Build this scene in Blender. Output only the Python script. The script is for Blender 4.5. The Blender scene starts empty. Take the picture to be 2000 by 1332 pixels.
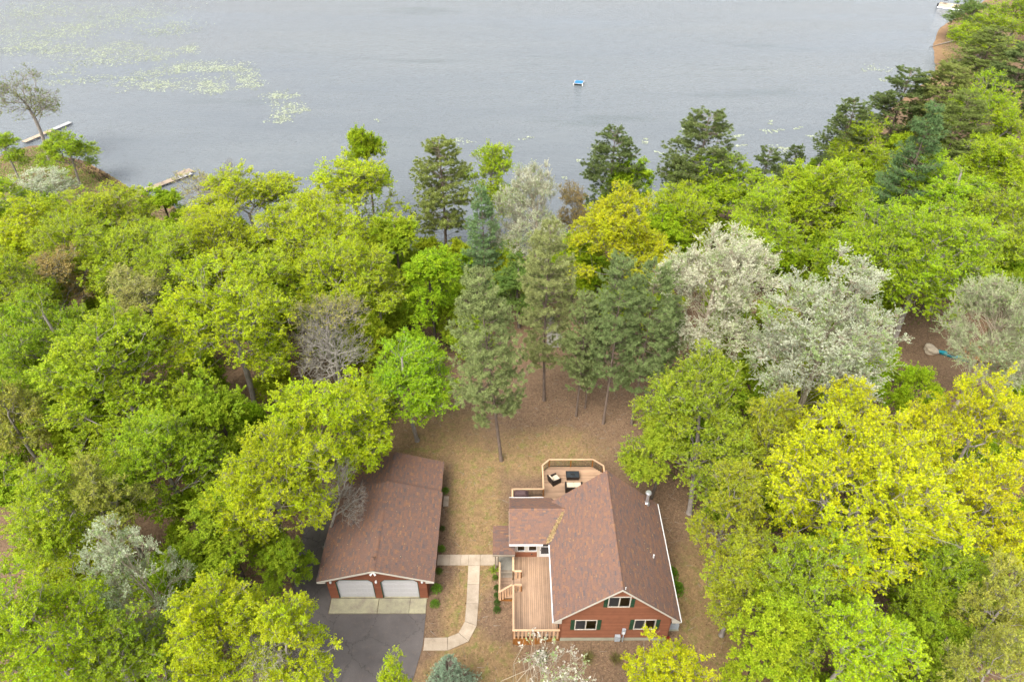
import bpy, bmesh, math, random
import numpy as np
from mathutils import Vector, Matrix, Euler

R = math.radians
S = bpy.context.scene
COL = S.collection

# ------------------------------------------------------------------ camera
cam_d = bpy.data.cameras.new('camera')
cam_d.sensor_width = 36.0
cam_d.lens = 24.45
cam_d.clip_end = 3000
cam = bpy.data.objects.new('camera', cam_d)
cam.location = (0, 0, 50)
cam.rotation_euler = (R(90 - 39.608), 0, R(-0.135))
COL.objects.link(cam)
S.camera = cam

# ------------------------------------------------------------------ sky and sun (bright overcast)
SUN_EL, SUN_AZ = 55, -145          # azimuth from +Y towards +X: light comes from behind the camera, left
world = bpy.data.worlds.new('World')
S.world = world
world.use_nodes = True
wn, wl = world.node_tree.nodes, world.node_tree.links
wn.clear()
sky = wn.new('ShaderNodeTexSky')
sky.sky_type = 'NISHITA'
sky.sun_disc = False
sky.sun_elevation = R(SUN_EL)
sky.sun_rotation = R(SUN_AZ)
sky.altitude = 300
sky.air_density = 1.0
sky.dust_density = 4.0
sky.ozone_density = 1.0
hsv = wn.new('ShaderNodeHueSaturation')
hsv.inputs['Saturation'].default_value = 0.29
bg = wn.new('ShaderNodeBackground')
bg.inputs['Strength'].default_value = 0.14
wo = wn.new('ShaderNodeOutputWorld')
wl.new(sky.outputs[0], hsv.inputs['Color'])
wl.new(hsv.outputs[0], bg.inputs[0])
wl.new(bg.outputs[0], wo.inputs[0])
sd = bpy.data.lights.new('sun', 'SUN')
sd.energy = 1.5
sd.angle = R(42)
sd.color = (1.0, 0.95, 0.87)
sun = bpy.data.objects.new('sun', sd)
sun.rotation_euler = (R(90 - SUN_EL), 0, R(-SUN_AZ + 180))
sun.location = (0, 0, 80)
COL.objects.link(sun)

S.view_settings.view_transform = 'Standard'
S.view_settings.look = 'None'
S.view_settings.gamma = 1.0
S.view_settings.use_curve_mapping = False
S.view_settings.exposure = 1.62
S.render.engine = 'CYCLES'
S.cycles.max_bounces = 5
S.cycles.diffuse_bounces = 3
S.cycles.glossy_bounces = 2
S.cycles.transmission_bounces = 4
S.cycles.transparent_max_bounces = 6
S.cycles.caustics_reflective = False
S.cycles.caustics_refractive = False
S.cycles.use_denoising = True
S.cycles.use_adaptive_sampling = True
S.cycles.adaptive_threshold = 0.02

# ------------------------------------------------------------------ materials
def nt(name):
    m = bpy.data.materials.new(name)
    m.use_nodes = True
    n, l = m.node_tree.nodes, m.node_tree.links
    b = n['Principled BSDF']
    return m, n, l, b

def noise(n, l, scale, detail=4, rough=0.6, vec=None, dim='3D'):
    t = n.new('ShaderNodeTexNoise')
    t.inputs['Scale'].default_value = scale
    t.inputs['Detail'].default_value = detail
    t.inputs['Roughness'].default_value = rough
    if vec is not None:
        l.new(vec, t.inputs['Vector'])
    return t

def ramp(n, l, fac, stops):
    r = n.new('ShaderNodeValToRGB')
    e = r.color_ramp.elements
    while len(e) < len(stops):
        e.new(0.5)
    for i, (p, c) in enumerate(stops):
        e[i].position = p
        e[i].color = (*c, 1) if len(c) == 3 else c
    l.new(fac, r.inputs[0])
    return r

def mix(n, l, fac, a, b, mode='MIX'):
    m = n.new('ShaderNodeMix')
    m.data_type = 'RGBA'
    m.blend_type = mode
    for sock, v in ((m.inputs['Factor'], fac), (m.inputs['A'], a), (m.inputs['B'], b)):
        if isinstance(v, (int, float)):
            sock.default_value = v
        elif isinstance(v, tuple):
            sock.default_value = (*v, 1)
        else:
            l.new(v, sock)
    return m.outputs['Result']

def geo_pos(n):
    return n.new('ShaderNodeNewGeometry').outputs['Position']

def bump(n, l, b, height, strength=0.4, dist=0.02):
    k = n.new('ShaderNodeBump')
    k.inputs['Strength'].default_value = strength
    k.inputs['Distance'].default_value = dist
    l.new(height, k.inputs['Height'])
    l.new(k.outputs[0], b.inputs['Normal'])

def plain(name, col, rough=0.7, var=0.18, scale=3.0, metal=0.0, spec=0.3, tint=False):
    """colour with soft large and small mottling; tint: per-face shade from the attribute"""
    m, n, l, b = nt(name)
    p = geo_pos(n)
    a = noise(n, l, scale, 5, 0.65, p)
    r = ramp(n, l, a.outputs[0], [(0.25, tuple(c * (1 - var) for c in col)), (0.75, tuple(min(1, c * (1 + var)) for c in col))])
    out = r.outputs[0]
    if tint:
        at = n.new('ShaderNodeAttribute')
        at.attribute_name = 'tint'
        mr = n.new('ShaderNodeMapRange')
        mr.inputs['To Min'].default_value = 0.75
        mr.inputs['To Max'].default_value = 1.2
        l.new(at.outputs['Fac'], mr.inputs[0])
        cb = n.new('ShaderNodeCombineColor')
        for i in range(3):
            l.new(mr.outputs[0], cb.inputs[i])
        out = mix(n, l, 1.0, out, cb.outputs[0], 'MULTIPLY')
    l.new(out, b.inputs['Base Color'])
    b.inputs['Roughness'].default_value = rough
    b.inputs['Metallic'].default_value = metal
    b.inputs['Specular IOR Level'].default_value = spec
    return m

def wood(name, col, col2, scale=(1, 1, 1), rough=0.75):
    m, n, l, b = nt(name)
    tc = n.new('ShaderNodeTexCoord')
    oi = n.new('ShaderNodeObjectInfo')
    mp = n.new('ShaderNodeMapping')
    mp.inputs['Scale'].default_value = scale
    p = geo_pos(n)
    l.new(p, mp.inputs['Vector'])
    a = noise(n, l, 2.0, 6, 0.65, mp.outputs[0])
    blotch = noise(n, l, 0.55, 4, 0.6, p)
    r = ramp(n, l, a.outputs[0], [(0.3, col), (0.7, col2)])
    ra = ramp(n, l, oi.outputs['Random'], [(0.0, (0.78, 0.76, 0.75)), (1.0, (1.14, 1.12, 1.1))])
    rb = ramp(n, l, blotch.outputs[0], [(0.3, (0.8, 0.8, 0.82)), (0.65, (1.12, 1.1, 1.06))])
    o = mix(n, l, 1.0, r.outputs[0], ra.outputs[0], 'MULTIPLY')
    o = mix(n, l, 1.0, o, rb.outputs[0], 'MULTIPLY')
    l.new(o, b.inputs['Base Color'])
    b.inputs['Roughness'].default_value = rough
    b.inputs['Specular IOR Level'].default_value = 0.25
    return m

def leaf_mat(name, transl=0.35, dark=0.62, light=1.3, hue=0.05, second=None):
    m, n, l, b = nt(name)
    oi = n.new('ShaderNodeObjectInfo')
    at = n.new('ShaderNodeAttribute')
    at.attribute_name = 'tint'
    at2 = n.new('ShaderNodeAttribute')
    at2.attribute_name = 'hue'
    hs = n.new('ShaderNodeHueSaturation')
    mh = n.new('ShaderNodeMapRange')
    mh.inputs['To Min'].default_value = 0.5 - hue * 0.35
    mh.inputs['To Max'].default_value = 0.5 + hue
    mv = n.new('ShaderNodeMapRange')
    mv.inputs['To Min'].default_value = dark
    mv.inputs['To Max'].default_value = light
    l.new(at2.outputs['Fac'], mh.inputs[0])
    l.new(at.outputs['Fac'], mv.inputs[0])
    l.new(mh.outputs[0], hs.inputs['Hue'])
    l.new(mv.outputs[0], hs.inputs['Value'])
    if second:
        rr = ramp(n, l, at2.outputs['Fac'], [(0.52, (0, 0, 0)), (0.72, (1, 1, 1))])
        l.new(mix(n, l, rr.outputs[0], oi.outputs['Color'], second), hs.inputs['Color'])
    else:
        l.new(oi.outputs['Color'], hs.inputs['Color'])
    l.new(hs.outputs[0], b.inputs['Base Color'])
    b.inputs['Roughness'].default_value = 0.65
    b.inputs['Specular IOR Level'].default_value = 0.2
    tr = n.new('ShaderNodeBsdfTranslucent')
    l.new(hs.outputs[0], tr.inputs['Color'])
    mx = n.new('ShaderNodeMixShader')
    mx.inputs[0].default_value = transl
    l.new(b.outputs[0], mx.inputs[1])
    l.new(tr.outputs[0], mx.inputs[2])
    l.new(mx.outputs[0], n['Material Output'].inputs['Surface'])
    return m

def bark_mat(name, col, col2):
    m, n, l, b = nt(name)
    p = geo_pos(n)
    mp = n.new('ShaderNodeMapping')
    mp.inputs['Scale'].default_value = (1, 1, 0.25)
    l.new(p, mp.inputs['Vector'])
    a = noise(n, l, 6, 5, 0.7, mp.outputs[0])
    r = ramp(n, l, a.outputs[0], [(0.3, col), (0.7, col2)])
    l.new(r.outputs[0], b.inputs['Base Color'])
    b.inputs['Roughness'].default_value = 0.9
    b.inputs['Specular IOR Level'].default_value = 0.1
    bump(n, l, b, a.outputs[0], 0.6, 0.03)
    return m

def shingle_mat(name, gain=1.0):
    m, n, l, b = nt(name)
    at = n.new('ShaderNodeAttribute')
    at.attribute_name = 'tint'
    p = geo_pos(n)
    a = noise(n, l, 0.9, 3, 0.6, p)
    g = noise(n, l, 60, 2, 0.6, p)
    ad = n.new('ShaderNodeMath')
    ad.operation = 'ADD'
    ml = n.new('ShaderNodeMath')
    ml.operation = 'MULTIPLY_ADD'
    ml.inputs[1].default_value = 0.16
    ml.inputs[2].default_value = -0.08
    l.new(a.outputs[0], ml.inputs[0])
    l.new(ml.outputs[0], ad.inputs[0])
    l.new(at.outputs['Fac'], ad.inputs[1])
    k = gain
    st = [(0.0, (0.108, 0.086, 0.084)), (0.2, (0.136, 0.096, 0.084)), (0.42, (0.166, 0.102, 0.080)),
          (0.62, (0.192, 0.109, 0.078)), (0.82, (0.228, 0.122, 0.074)), (1.0, (0.260, 0.145, 0.084))]
    r = ramp(n, l, ad.outputs[0], [(q, tuple(v * k for v in c)) for q, c in st])
    gr = ramp(n, l, g.outputs[0], [(0.3, (0.82, 0.82, 0.82)), (0.7, (1.12, 1.12, 1.12))])
    l.new(mix(n, l, 1.0, r.outputs[0], gr.outputs[0], 'MULTIPLY'), b.inputs['Base Color'])
    b.inputs['Roughness'].default_value = 0.92
    b.inputs['Specular IOR Level'].default_value = 0.15
    return m

def glass_mat():
    m, n, l, b = nt('window_glass')
    n.remove(b)
    tr = n.new('ShaderNodeBsdfTransparent')
    tr.inputs['Color'].default_value = (0.80, 0.84, 0.85, 1)
    gl = n.new('ShaderNodeBsdfGlossy')
    gl.inputs['Roughness'].default_value = 0.03
    fr = n.new('ShaderNodeFresnel')
    fr.inputs['IOR'].default_value = 1.5
    mx = n.new('ShaderNodeMixShader')
    l.new(fr.outputs[0], mx.inputs[0])
    l.new(tr.outputs[0], mx.inputs[1])
    l.new(gl.outputs[0], mx.inputs[2])
    l.new(mx.outputs[0], n['Material Output'].inputs['Surface'])
    return m

M = {}
M['shingle'] = shingle_mat('roof_shingles', 0.98)
M['shingle_garage'] = shingle_mat('garage_shingles', 0.84)
M['siding'] = plain('red_siding', (0.205, 0.078, 0.041), 0.7, 0.13, 2.0, tint=True)
M['siding_garage'] = plain('garage_siding', (0.185, 0.062, 0.032), 0.75, 0.15, 2.0, tint=True)
M['white'] = plain('white_trim', (0.58, 0.57, 0.55), 0.5, 0.06, 2.0)
M['cream'] = plain('cream_trim', (0.48, 0.44, 0.37), 0.55, 0.08, 3.0)
M['garage_door'] = plain('garage_door_paint', (0.46, 0.445, 0.445), 0.5, 0.06, 0.8)
M['shutter'] = plain('green_shutter', (0.018, 0.055, 0.028), 0.55, 0.2, 3.0)
M['foundation'] = plain('foundation_concrete', (0.30, 0.29, 0.22), 0.9, 0.2, 2.0)
M['deck'] = wood('deck_boards', (0.29, 0.195, 0.128), (0.37, 0.255, 0.172), (3, 0.4, 1))
M['deck_rear'] = wood('rear_deck_boards', (0.30, 0.195, 0.125), (0.37, 0.25, 0.165), (0.4, 3, 1))
M['rail'] = wood('rail_wood', (0.44, 0.295, 0.18), (0.54, 0.375, 0.235), (1, 1, 1))
M['picket'] = wood('picket_wood', (0.40, 0.245, 0.145), (0.53, 0.34, 0.21), (1, 1, 0.3))
M['skirt'] = wood('stained_skirt_boards', (0.20, 0.080, 0.018), (0.31, 0.130, 0.030), (2, 2, 0.3))
M['grey_board'] = wood('weathered_boards', (0.20, 0.17, 0.13), (0.28, 0.24, 0.19), (1, 1, 1))
M['black_metal'] = plain('black_metal', (0.02, 0.02, 0.02), 0.4, 0.1, 5.0)
M['wicker'] = plain('dark_wicker', (0.022, 0.015, 0.012), 0.6, 0.3, 30.0)
M['cushion'] = plain('cream_cushion', (0.55, 0.45, 0.33), 0.9, 0.08, 6.0)
M['cover'] = plain('brown_grill_cover', (0.075, 0.045, 0.045), 0.7, 0.2, 4.0)
M['galv'] = plain('galvanised_steel', (0.62, 0.63, 0.66), 0.32, 0.1, 4.0, metal=0.75)
M['grey_metal'] = plain('grey_metal', (0.32, 0.34, 0.36), 0.5, 0.1, 4.0)
M['screen'] = plain('window_screen', (0.20, 0.205, 0.23), 0.8, 0.12, 8.0)
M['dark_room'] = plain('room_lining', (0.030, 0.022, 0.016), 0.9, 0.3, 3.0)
M['room_floor'] = plain('room_floor', (0.30, 0.17, 0.045), 0.6, 0.2, 3.0)
M['glass'] = glass_mat()
M['table_glass'] = plain('table_glass', (0.03, 0.035, 0.04), 0.06, 0.1, 2.0, spec=0.7)
M['blue'] = plain('blue_raft_mat', (0.015, 0.15, 0.40), 0.6, 0.12, 3.0)
M['teal'] = plain('teal_plastic', (0.012, 0.22, 0.27), 0.5, 0.15, 3.0)
M['dark'] = plain('dark_underside', (0.02, 0.025, 0.02), 0.8, 0.2, 3.0)
M['dock'] = wood('dock_boards', (0.27, 0.215, 0.16), (0.38, 0.31, 0.235), (1, 1, 1))
M['dock_white'] = plain('dock_white', (0.33, 0.33, 0.32), 0.6, 0.08, 2.0)
M['rock'] = plain('pale_boulder', (0.40, 0.33, 0.24), 0.9, 0.25, 3.0)
M['red'] = plain('dark_red_paint', (0.16, 0.012, 0.012), 0.5, 0.1, 3.0)
M['log'] = bark_mat('driftwood', (0.13, 0.11, 0.09), (0.26, 0.23, 0.2))
M['bark_oak'] = bark_mat('oak_bark', (0.17, 0.15, 0.125), (0.34, 0.30, 0.265))
M['bark_dark'] = bark_mat('dark_bark', (0.06, 0.05, 0.042), (0.14, 0.115, 0.09))
M['bark_pine'] = bark_mat('pine_bark', (0.11, 0.085, 0.068), (0.22, 0.165, 0.13))
M['bark_aspen'] = bark_mat('aspen_bark', (0.30, 0.25, 0.18), (0.46, 0.40, 0.30))
M['bark_grey'] = bark_mat('grey_bark', (0.21, 0.19, 0.16), (0.36, 0.33, 0.28))
M['leaf'] = leaf_mat('leaves', 0.5, 0.70, 1.36, 0.026)
M['leaf_white'] = leaf_mat('pale_leaves', 0.4, 0.7, 1.25, 0.03, (0.33, 0.40, 0.13))
M['needle'] = leaf_mat('needles', 0.3, 0.55, 1.4, 0.025)
M['litter'] = leaf_mat('fallen_leaves', 0.1, 0.5, 1.4, 0.03)

def asphalt_mat():
    m, n, l, b = nt('asphalt')
    p = geo_pos(n)
    a = noise(n, l, 0.45, 5, 0.65, p)
    s = noise(n, l, 40, 3, 0.7, p)
    c = noise(n, l, 2.2, 6, 0.7, p)
    r = ramp(n, l, a.outputs[0], [(0.3, (0.080, 0.070, 0.068)), (0.7, (0.122, 0.108, 0.102))])
    r2 = ramp(n, l, s.outputs[0], [(0.3, (0.8, 0.8, 0.8)), (0.72, (1.2, 1.18, 1.15))])
    r3 = ramp(n, l, c.outputs[0], [(0.54, (0, 0, 0)), (0.76, (0.45, 0.45, 0.45))])
    o = mix(n, l, 1.0, r.outputs[0], r2.outputs[0], 'MULTIPLY')
    o = mix(n, l, r3.outputs[0], o, (0.17, 0.13, 0.10))
    vo = n.new('ShaderNodeTexVoronoi')
    vo.feature = 'DISTANCE_TO_EDGE'
    vo.inputs['Scale'].default_value = 0.33
    wv = n.new('ShaderNodeVectorMath')
    wv.operation = 'MULTIPLY_ADD'
    wv.inputs[1].default_value = (1.1, 1.1, 0)
    l.new(c.outputs[1], wv.inputs[0])
    l.new(p, wv.inputs[2])
    l.new(wv.outputs[0], vo.inputs['Vector'])
    cr = ramp(n, l, vo.outputs['Distance'], [(0.0, (0.55, 0.55, 0.55)), (0.012, (1, 1, 1))])
    o = mix(n, l, 1.0, o, cr.outputs[0], 'MULTIPLY')
    l.new(o, b.inputs['Base Color'])
    b.inputs['Roughness'].default_value = 0.85
    b.inputs['Specular IOR Level'].default_value = 0.25
    bump(n, l, b, s.outputs[0], 0.3, 0.01)
    return m

def concrete_mat(name, c1, c2, stain):
    m, n, l, b = nt(name)
    p = geo_pos(n)
    oi = n.new('ShaderNodeObjectInfo')
    a = noise(n, l, 1.0, 6, 0.68, p)
    s = noise(n, l, 18, 4, 0.7, p)
    r = ramp(n, l, a.outputs[0], [(0.32, stain), (0.45, c1), (0.68, c2)])
    r2 = ramp(n, l, s.outputs[0], [(0.3, (0.86, 0.86, 0.86)), (0.7, (1.1, 1.1, 1.1))])
    r3 = ramp(n, l, oi.outputs['Random'], [(0, (0.88, 0.88, 0.88)), (1, (1.08, 1.07, 1.05))])
    o = mix(n, l, 1.0, r.outputs[0], r2.outputs[0], 'MULTIPLY')
    o = mix(n, l, 1.0, o, r3.outputs[0], 'MULTIPLY')
    l.new(o, b.inputs['Base Color'])
    b.inputs['Roughness'].default_value = 0.9
    b.inputs['Specular IOR Level'].default_value = 0.2
    bump(n, l, b, s.outputs[0], 0.2, 0.01)
    return m

M['asphalt'] = asphalt_mat()
M['walk'] = concrete_mat('walk_concrete', (0.34, 0.275, 0.205), (0.42, 0.345, 0.265), (0.27, 0.215, 0.155))
M['apron'] = concrete_mat('apron_concrete', (0.27, 0.245, 0.17), (0.36, 0.34, 0.22), (0.22, 0.185, 0.145))
M['landing'] = concrete_mat('landing_concrete', (0.19, 0.18, 0.15), (0.25, 0.235, 0.20), (0.16, 0.15, 0.13))

def ground_mat():
    m, n, l, b = nt('ground')
    p = geo_pos(n)
    gr = n.new('ShaderNodeAttribute')
    gr.attribute_name = 'grass'
    sa = n.new('ShaderNodeAttribute')
    sa.attribute_name = 'sand'
    big = noise(n, l, 0.22, 5, 0.65, p)
    mid = noise(n, l, 1.3, 6, 0.7, p)
    fine = noise(n, l, 9.0, 5, 0.75, p)
    speck = n.new('ShaderNodeTexVoronoi')
    speck.inputs['Scale'].default_value = 6.0
    l.new(p, speck.inputs['Vector'])
    litter = ramp(n, l, fine.outputs[0], [(0.25, (0.100, 0.064, 0.042)), (0.5, (0.160, 0.106, 0.068)), (0.75, (0.235, 0.160, 0.102))])
    dry = ramp(n, l, fine.outputs[0], [(0.25, (0.155, 0.100, 0.050)), (0.5, (0.225, 0.150, 0.078)), (0.75, (0.315, 0.215, 0.120))])
    green = ramp(n, l, fine.outputs[0], [(0.25, (0.105, 0.115, 0.030)), (0.75, (0.215, 0.205, 0.065))])
    gm = ramp(n, l, mid.outputs[0], [(0.50, (0, 0, 0)), (0.66, (0.9, 0.9, 0.9))])
    lawn = mix(n, l, gm.outputs[0], dry.outputs[0], green.outputs[0])
    add = n.new('ShaderNodeMath')
    add.operation = 'MULTIPLY_ADD'
    add.inputs[1].default_value = 0.9
    l.new(big.outputs[0], add.inputs[0])
    l.new(gr.outputs['Fac'], add.inputs[2])
    msk = ramp(n, l, add.outputs[0], [(0.62, (0, 0, 0)), (0.98, (1, 1, 1))])
    o = mix(n, l, msk.outputs[0], litter.outputs[0], lawn)
    vs = ramp(n, l, speck.outputs['Color'], [(0.2, (0.85, 0.84, 0.82)), (0.8, (1.16, 1.13, 1.08))])
    o = mix(n, l, 1.0, o, vs.outputs[0], 'MULTIPLY')
    sand = ramp(n, l, mid.outputs[0], [(0.35, (0.17, 0.105, 0.055)), (0.65, (0.27, 0.17, 0.095))])
    o = mix(n, l, sa.outputs['Fac'], o, sand.outputs[0])
    l.new(o, b.inputs['Base Color'])
    b.inputs['Roughness'].default_value = 0.95
    b.inputs['Specular IOR Level'].default_value = 0.1
    bump(n, l, b, fine.outputs[0], 0.7, 0.08)
    return m
M['ground'] = ground_mat()

def water_mat():
    m, n, l, b = nt('lake_water')
    p = geo_pos(n)
    mp = n.new('ShaderNodeMapping')
    mp.inputs['Rotation'].default_value = (0, 0, R(-24))
    mp.inputs['Scale'].default_value = (0.35, 1.5, 1)
    l.new(p, mp.inputs['Vector'])
    w1 = noise(n, l, 1.5, 3, 0.55, mp.outputs[0])
    mp2 = n.new('ShaderNodeMapping')
    mp2.inputs['Rotation'].default_value = (0, 0, R(18))
    mp2.inputs['Scale'].default_value = (0.6, 1.3, 1)
    l.new(p, mp2.inputs['Vector'])
    w2 = noise(n, l, 3.2, 2, 0.5, mp2.outputs[0])
    mp3 = n.new('ShaderNodeMapping')
    mp3.inputs['Scale'].default_value = (0.012, 0.05, 1)
    l.new(p, mp3.inputs['Vector'])
    gust = noise(n, l, 1.0, 4, 0.6, mp3.outputs[0])
    ad = n.new('ShaderNodeMath')
    ad.operation = 'MULTIPLY_ADD'
    ad.inputs[1].default_value = 0.45
    l.new(w2.outputs[0], ad.inputs[0])
    l.new(w1.outputs[0], ad.inputs[2])
    gs = n.new('ShaderNodeMapRange')
    gs.inputs['From Min'].default_value = 0.3
    gs.inputs['From Max'].default_value = 0.65
    gs.inputs['To Min'].default_value = 0.35
    gs.inputs['To Max'].default_value = 1.0
    l.new(gust.outputs[0], gs.inputs[0])
    k = n.new('ShaderNodeBump')
    k.inputs['Distance'].default_value = 0.17
    l.new(gs.outputs[0], k.inputs['Strength'])
    l.new(ad.outputs[0], k.inputs['Height'])
    l.new(k.outputs[0], b.inputs['Normal'])
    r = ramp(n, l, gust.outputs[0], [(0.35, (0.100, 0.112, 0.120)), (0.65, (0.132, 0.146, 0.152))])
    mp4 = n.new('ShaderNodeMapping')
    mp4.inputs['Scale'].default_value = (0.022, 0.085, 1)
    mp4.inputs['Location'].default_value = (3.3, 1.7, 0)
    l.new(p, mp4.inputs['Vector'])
    wind_smudge = noise(n, l, 1.0, 5, 0.6, mp4.outputs[0])  # darker reflection of wind patches, painted into the base colour as smudges
    wr = ramp(n, l, wind_smudge.outputs[0], [(0.58, (0, 0, 0)), (0.76, (0.5, 0.5, 0.5))])
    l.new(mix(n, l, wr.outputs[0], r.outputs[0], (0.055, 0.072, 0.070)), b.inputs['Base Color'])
    b.inputs['Roughness'].default_value = 0.12
    b.inputs['IOR'].default_value = 1.333
    b.inputs['Specular IOR Level'].default_value = 0.5
    return m
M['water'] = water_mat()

# ------------------------------------------------------------------ object helpers
ORI = {}
def meta(o, label=None, cat=None, group=None, kind=None):
    if label: o['label'] = label
    if cat: o['category'] = cat
    if group: o['group'] = group
    if kind: o['kind'] = kind
    return o

def empty(name, loc, label=None, cat=None, group=None, kind=None, rz=0.0):
    o = bpy.data.objects.new(name, None)
    o.empty_display_size = 0.3
    o.location = loc
    o.rotation_euler = (0, 0, rz)
    COL.objects.link(o)
    ORI[o.name] = Vector(loc)
    return meta(o, label, cat, group, kind)

class MB:
    """collects faces in scene (or local) coordinates"""
    def __init__(s):
        s.v, s.f, s.t = [], [], []
    def face(s, pts, t=0.5):
        i = len(s.v)
        s.v.extend([tuple(p) for p in pts])
        s.f.append(tuple(range(i, i + len(pts))))
        s.t.append(t)
    def hexa(s, p, t=0.5):            # p: 4 bottom, 4 top (ccw from above)
        i = len(s.v)
        s.v.extend([tuple(q) for q in p])
        for f in ((3, 2, 1, 0), (4, 5, 6, 7), (0, 1, 5, 4), (1, 2, 6, 5), (2, 3, 7, 6), (3, 0, 4, 7)):
            s.f.append(tuple(i + k for k in f))
            s.t.append(t)
        return s
    def box(s, x0, x1, y0, y1, z0, z1, t=0.5):
        return s.hexa([(x0, y0, z0), (x1, y0, z0), (x1, y1, z0), (x0, y1, z0), (x0, y0, z1), (x1, y0, z1), (x1, y1, z1), (x0, y1, z1)], t)
    def beam(s, a, b, w, h, t=0.5, up=(0, 0, 1)):   # box along a-b, w across, h along up
        a, b = Vector(a), Vector(b)
        d = (b - a).normalized()
        u = Vector(up)
        sd = d.cross(u)
        if sd.length < 1e-4:
            sd = Vector((1, 0, 0))
        sd.normalize()
        u = sd.cross(d).normalized()
        P = []
        for zz in (-h / 2, h / 2):
            for e, q in ((a, -1), (b, -1), (b, 1), (a, 1)):
                P.append(e + sd * (q * w / 2) + u * zz)
        return s.hexa(P, t)
    def prism(s, poly, z0, z1, t=0.5):              # ccw xy polygon
        n = len(poly)
        i = len(s.v)
        s.v.extend([(x, y, z0) for x, y in poly] + [(x, y, z1) for x, y in poly])
        s.f.append(tuple(i + n - 1 - k for k in range(n)))
        s.f.append(tuple(i + n + k for k in range(n)))
        s.t += [t, t]
        for k in range(n):
            j = (k + 1) % n
            s.f.append((i + k, i + j, i + n + j, i + n + k))
            s.t.append(t)
        return s
    def tube(s, pts, rad, k=8, caps=True, t=0.5):
        pts = [Vector(p) for p in pts]
        if isinstance(rad, (int, float)):
            rad = [rad] * len(pts)
        i = len(s.v)
        for a, p in enumerate(pts):
            d = (pts[min(a + 1, len(pts) - 1)] - pts[max(a - 1, 0)]).normalized()
            u = d.orthogonal().normalized() if abs(d.z) < 0.95 else Vector((1, 0, 0))
            u = (u - d * u.dot(d)).normalized()
            w = d.cross(u)
            for c in range(k):
                an = 2 * math.pi * c / k
                s.v.append(tuple(p + (u * math.cos(an) + w * math.sin(an)) * rad[a]))
        for a in range(len(pts) - 1):
            for c in range(k):
                e = (c + 1) % k
                s.f.append((i + a * k + c, i + a * k + e, i + (a + 1) * k + e, i + (a + 1) * k + c))
                s.t.append(t)
        if caps:
            s.f.append(tuple(i + k - 1 - c for c in range(k)))
            s.f.append(tuple(i + (len(pts) - 1) * k + c for c in range(k)))
            s.t += [t, t]
        return s
    def mesh(s, name, off=(0, 0, 0), smooth=False):
        me = bpy.data.meshes.new(name)
        ox, oy, oz = off
        me.from_pydata([(x - ox, y - oy, z - oz) for x, y, z in s.v], [], s.f)
        a = me.attributes.new('tint', 'FLOAT', 'FACE')
        a.data.foreach_set('value', np.array(s.t, dtype=np.float32))
        if not smooth:
            me.shade_flat()
        me.update()
        return me
    def build(s, name, mat, parent=None, smooth=False, bevel=0.0, local=False):
        off = (0, 0, 0)
        if parent is not None and not local:
            off = ORI[parent.name]
        me = s.mesh(name, off, smooth)
        me.materials.append(M[mat])
        o = bpy.data.objects.new(name, me)
        COL.objects.link(o)
        if parent is not None:
            o.parent = parent
            ORI[o.name] = Vector(off)
        else:
            ORI[o.name] = Vector((0, 0, 0))
        if bevel:
            md = o.modifiers.new('bevel', 'BEVEL')
            md.width = bevel
            md.segments = 2
        return o

def np_mesh(name, V, F, mat, tint=None, hue=None, smooth=True):
    me = bpy.data.meshes.new(name)
    k = F.shape[1]
    me.vertices.add(len(V))
    me.vertices.foreach_set('co', np.ascontiguousarray(V, dtype=np.float32).ravel())
    me.loops.add(F.size)
    me.loops.foreach_set('vertex_index', np.ascontiguousarray(F, dtype=np.int32).ravel())
    me.polygons.add(len(F))
    me.polygons.foreach_set('loop_start', np.arange(0, F.size, k, dtype=np.int32))
    for nm, arr in (('tint', tint), ('hue', hue)):
        if arr is not None:
            a = me.attributes.new(nm, 'FLOAT', 'FACE')
            a.data.foreach_set('value', np.ascontiguousarray(arr, dtype=np.float32))
    me.update(calc_edges=True)
    if not smooth:
        me.shade_flat()
    me.materials.append(M[mat])
    return me

# ------------------------------------------------------------------ terrain
LAKE_Z = -6.0
SHORE = np.array([(-600, 40), (-400, 60), (-130, 80), (-100.5, 90.5), (-94.6, 103.2), (-95.6, 122.9), (-91.7, 127.3), (-89.0, 127), (-84.1, 122.9), (-78.1, 120.3), (-71.7, 115.4), (-63.7, 108.2), (-57.5, 104.8), (-48.9, 98.1), (-30.8, 90.4), (-17.9, 86.8), (-7.3, 86.1), (0.2, 87.4), (7.9, 89.5), (24.5, 96.3), (44.1, 108.3), (66.2, 129.5), (85.6, 151.2), (99.5, 165.9), (108.7, 187.2), (118.1, 203.2), (130.1, 215.9), (138.8, 224.2), (163.6, 252.7), (230, 300), (420, 340), (700, 380)], dtype=float)

def shore_dist(x, y):
    """signed distance to the shoreline, positive on land"""
    x = np.asarray(x, float); y = np.asarray(y, float)
    d = np.full(x.shape, 1e9)
    for a, b in zip(SHORE[:-1], SHORE[1:]):
        ab = b - a
        t = np.clip(((x - a[0]) * ab[0] + (y - a[1]) * ab[1]) / (ab @ ab), 0, 1)
        d = np.minimum(d, np.hypot(x - a[0] - t * ab[0], y - a[1] - t * ab[1]))
    sx = np.maximum.accumulate(SHORE[:, 0] + np.arange(len(SHORE)) * 1e-6)
    ys = np.interp(x, sx, SHORE[:, 1])
    far = y - (360 + 15 * np.sin(x * 0.01))
    return np.where(y < ys, d, np.where(far > 0, far, -d))

def bumps(x, y):
    return 0.10 * np.sin(x * 0.41 + 1.3) * np.sin(y * 0.37 + 0.4) + 0.05 * np.sin(x * 1.13 + y * 0.7)

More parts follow.
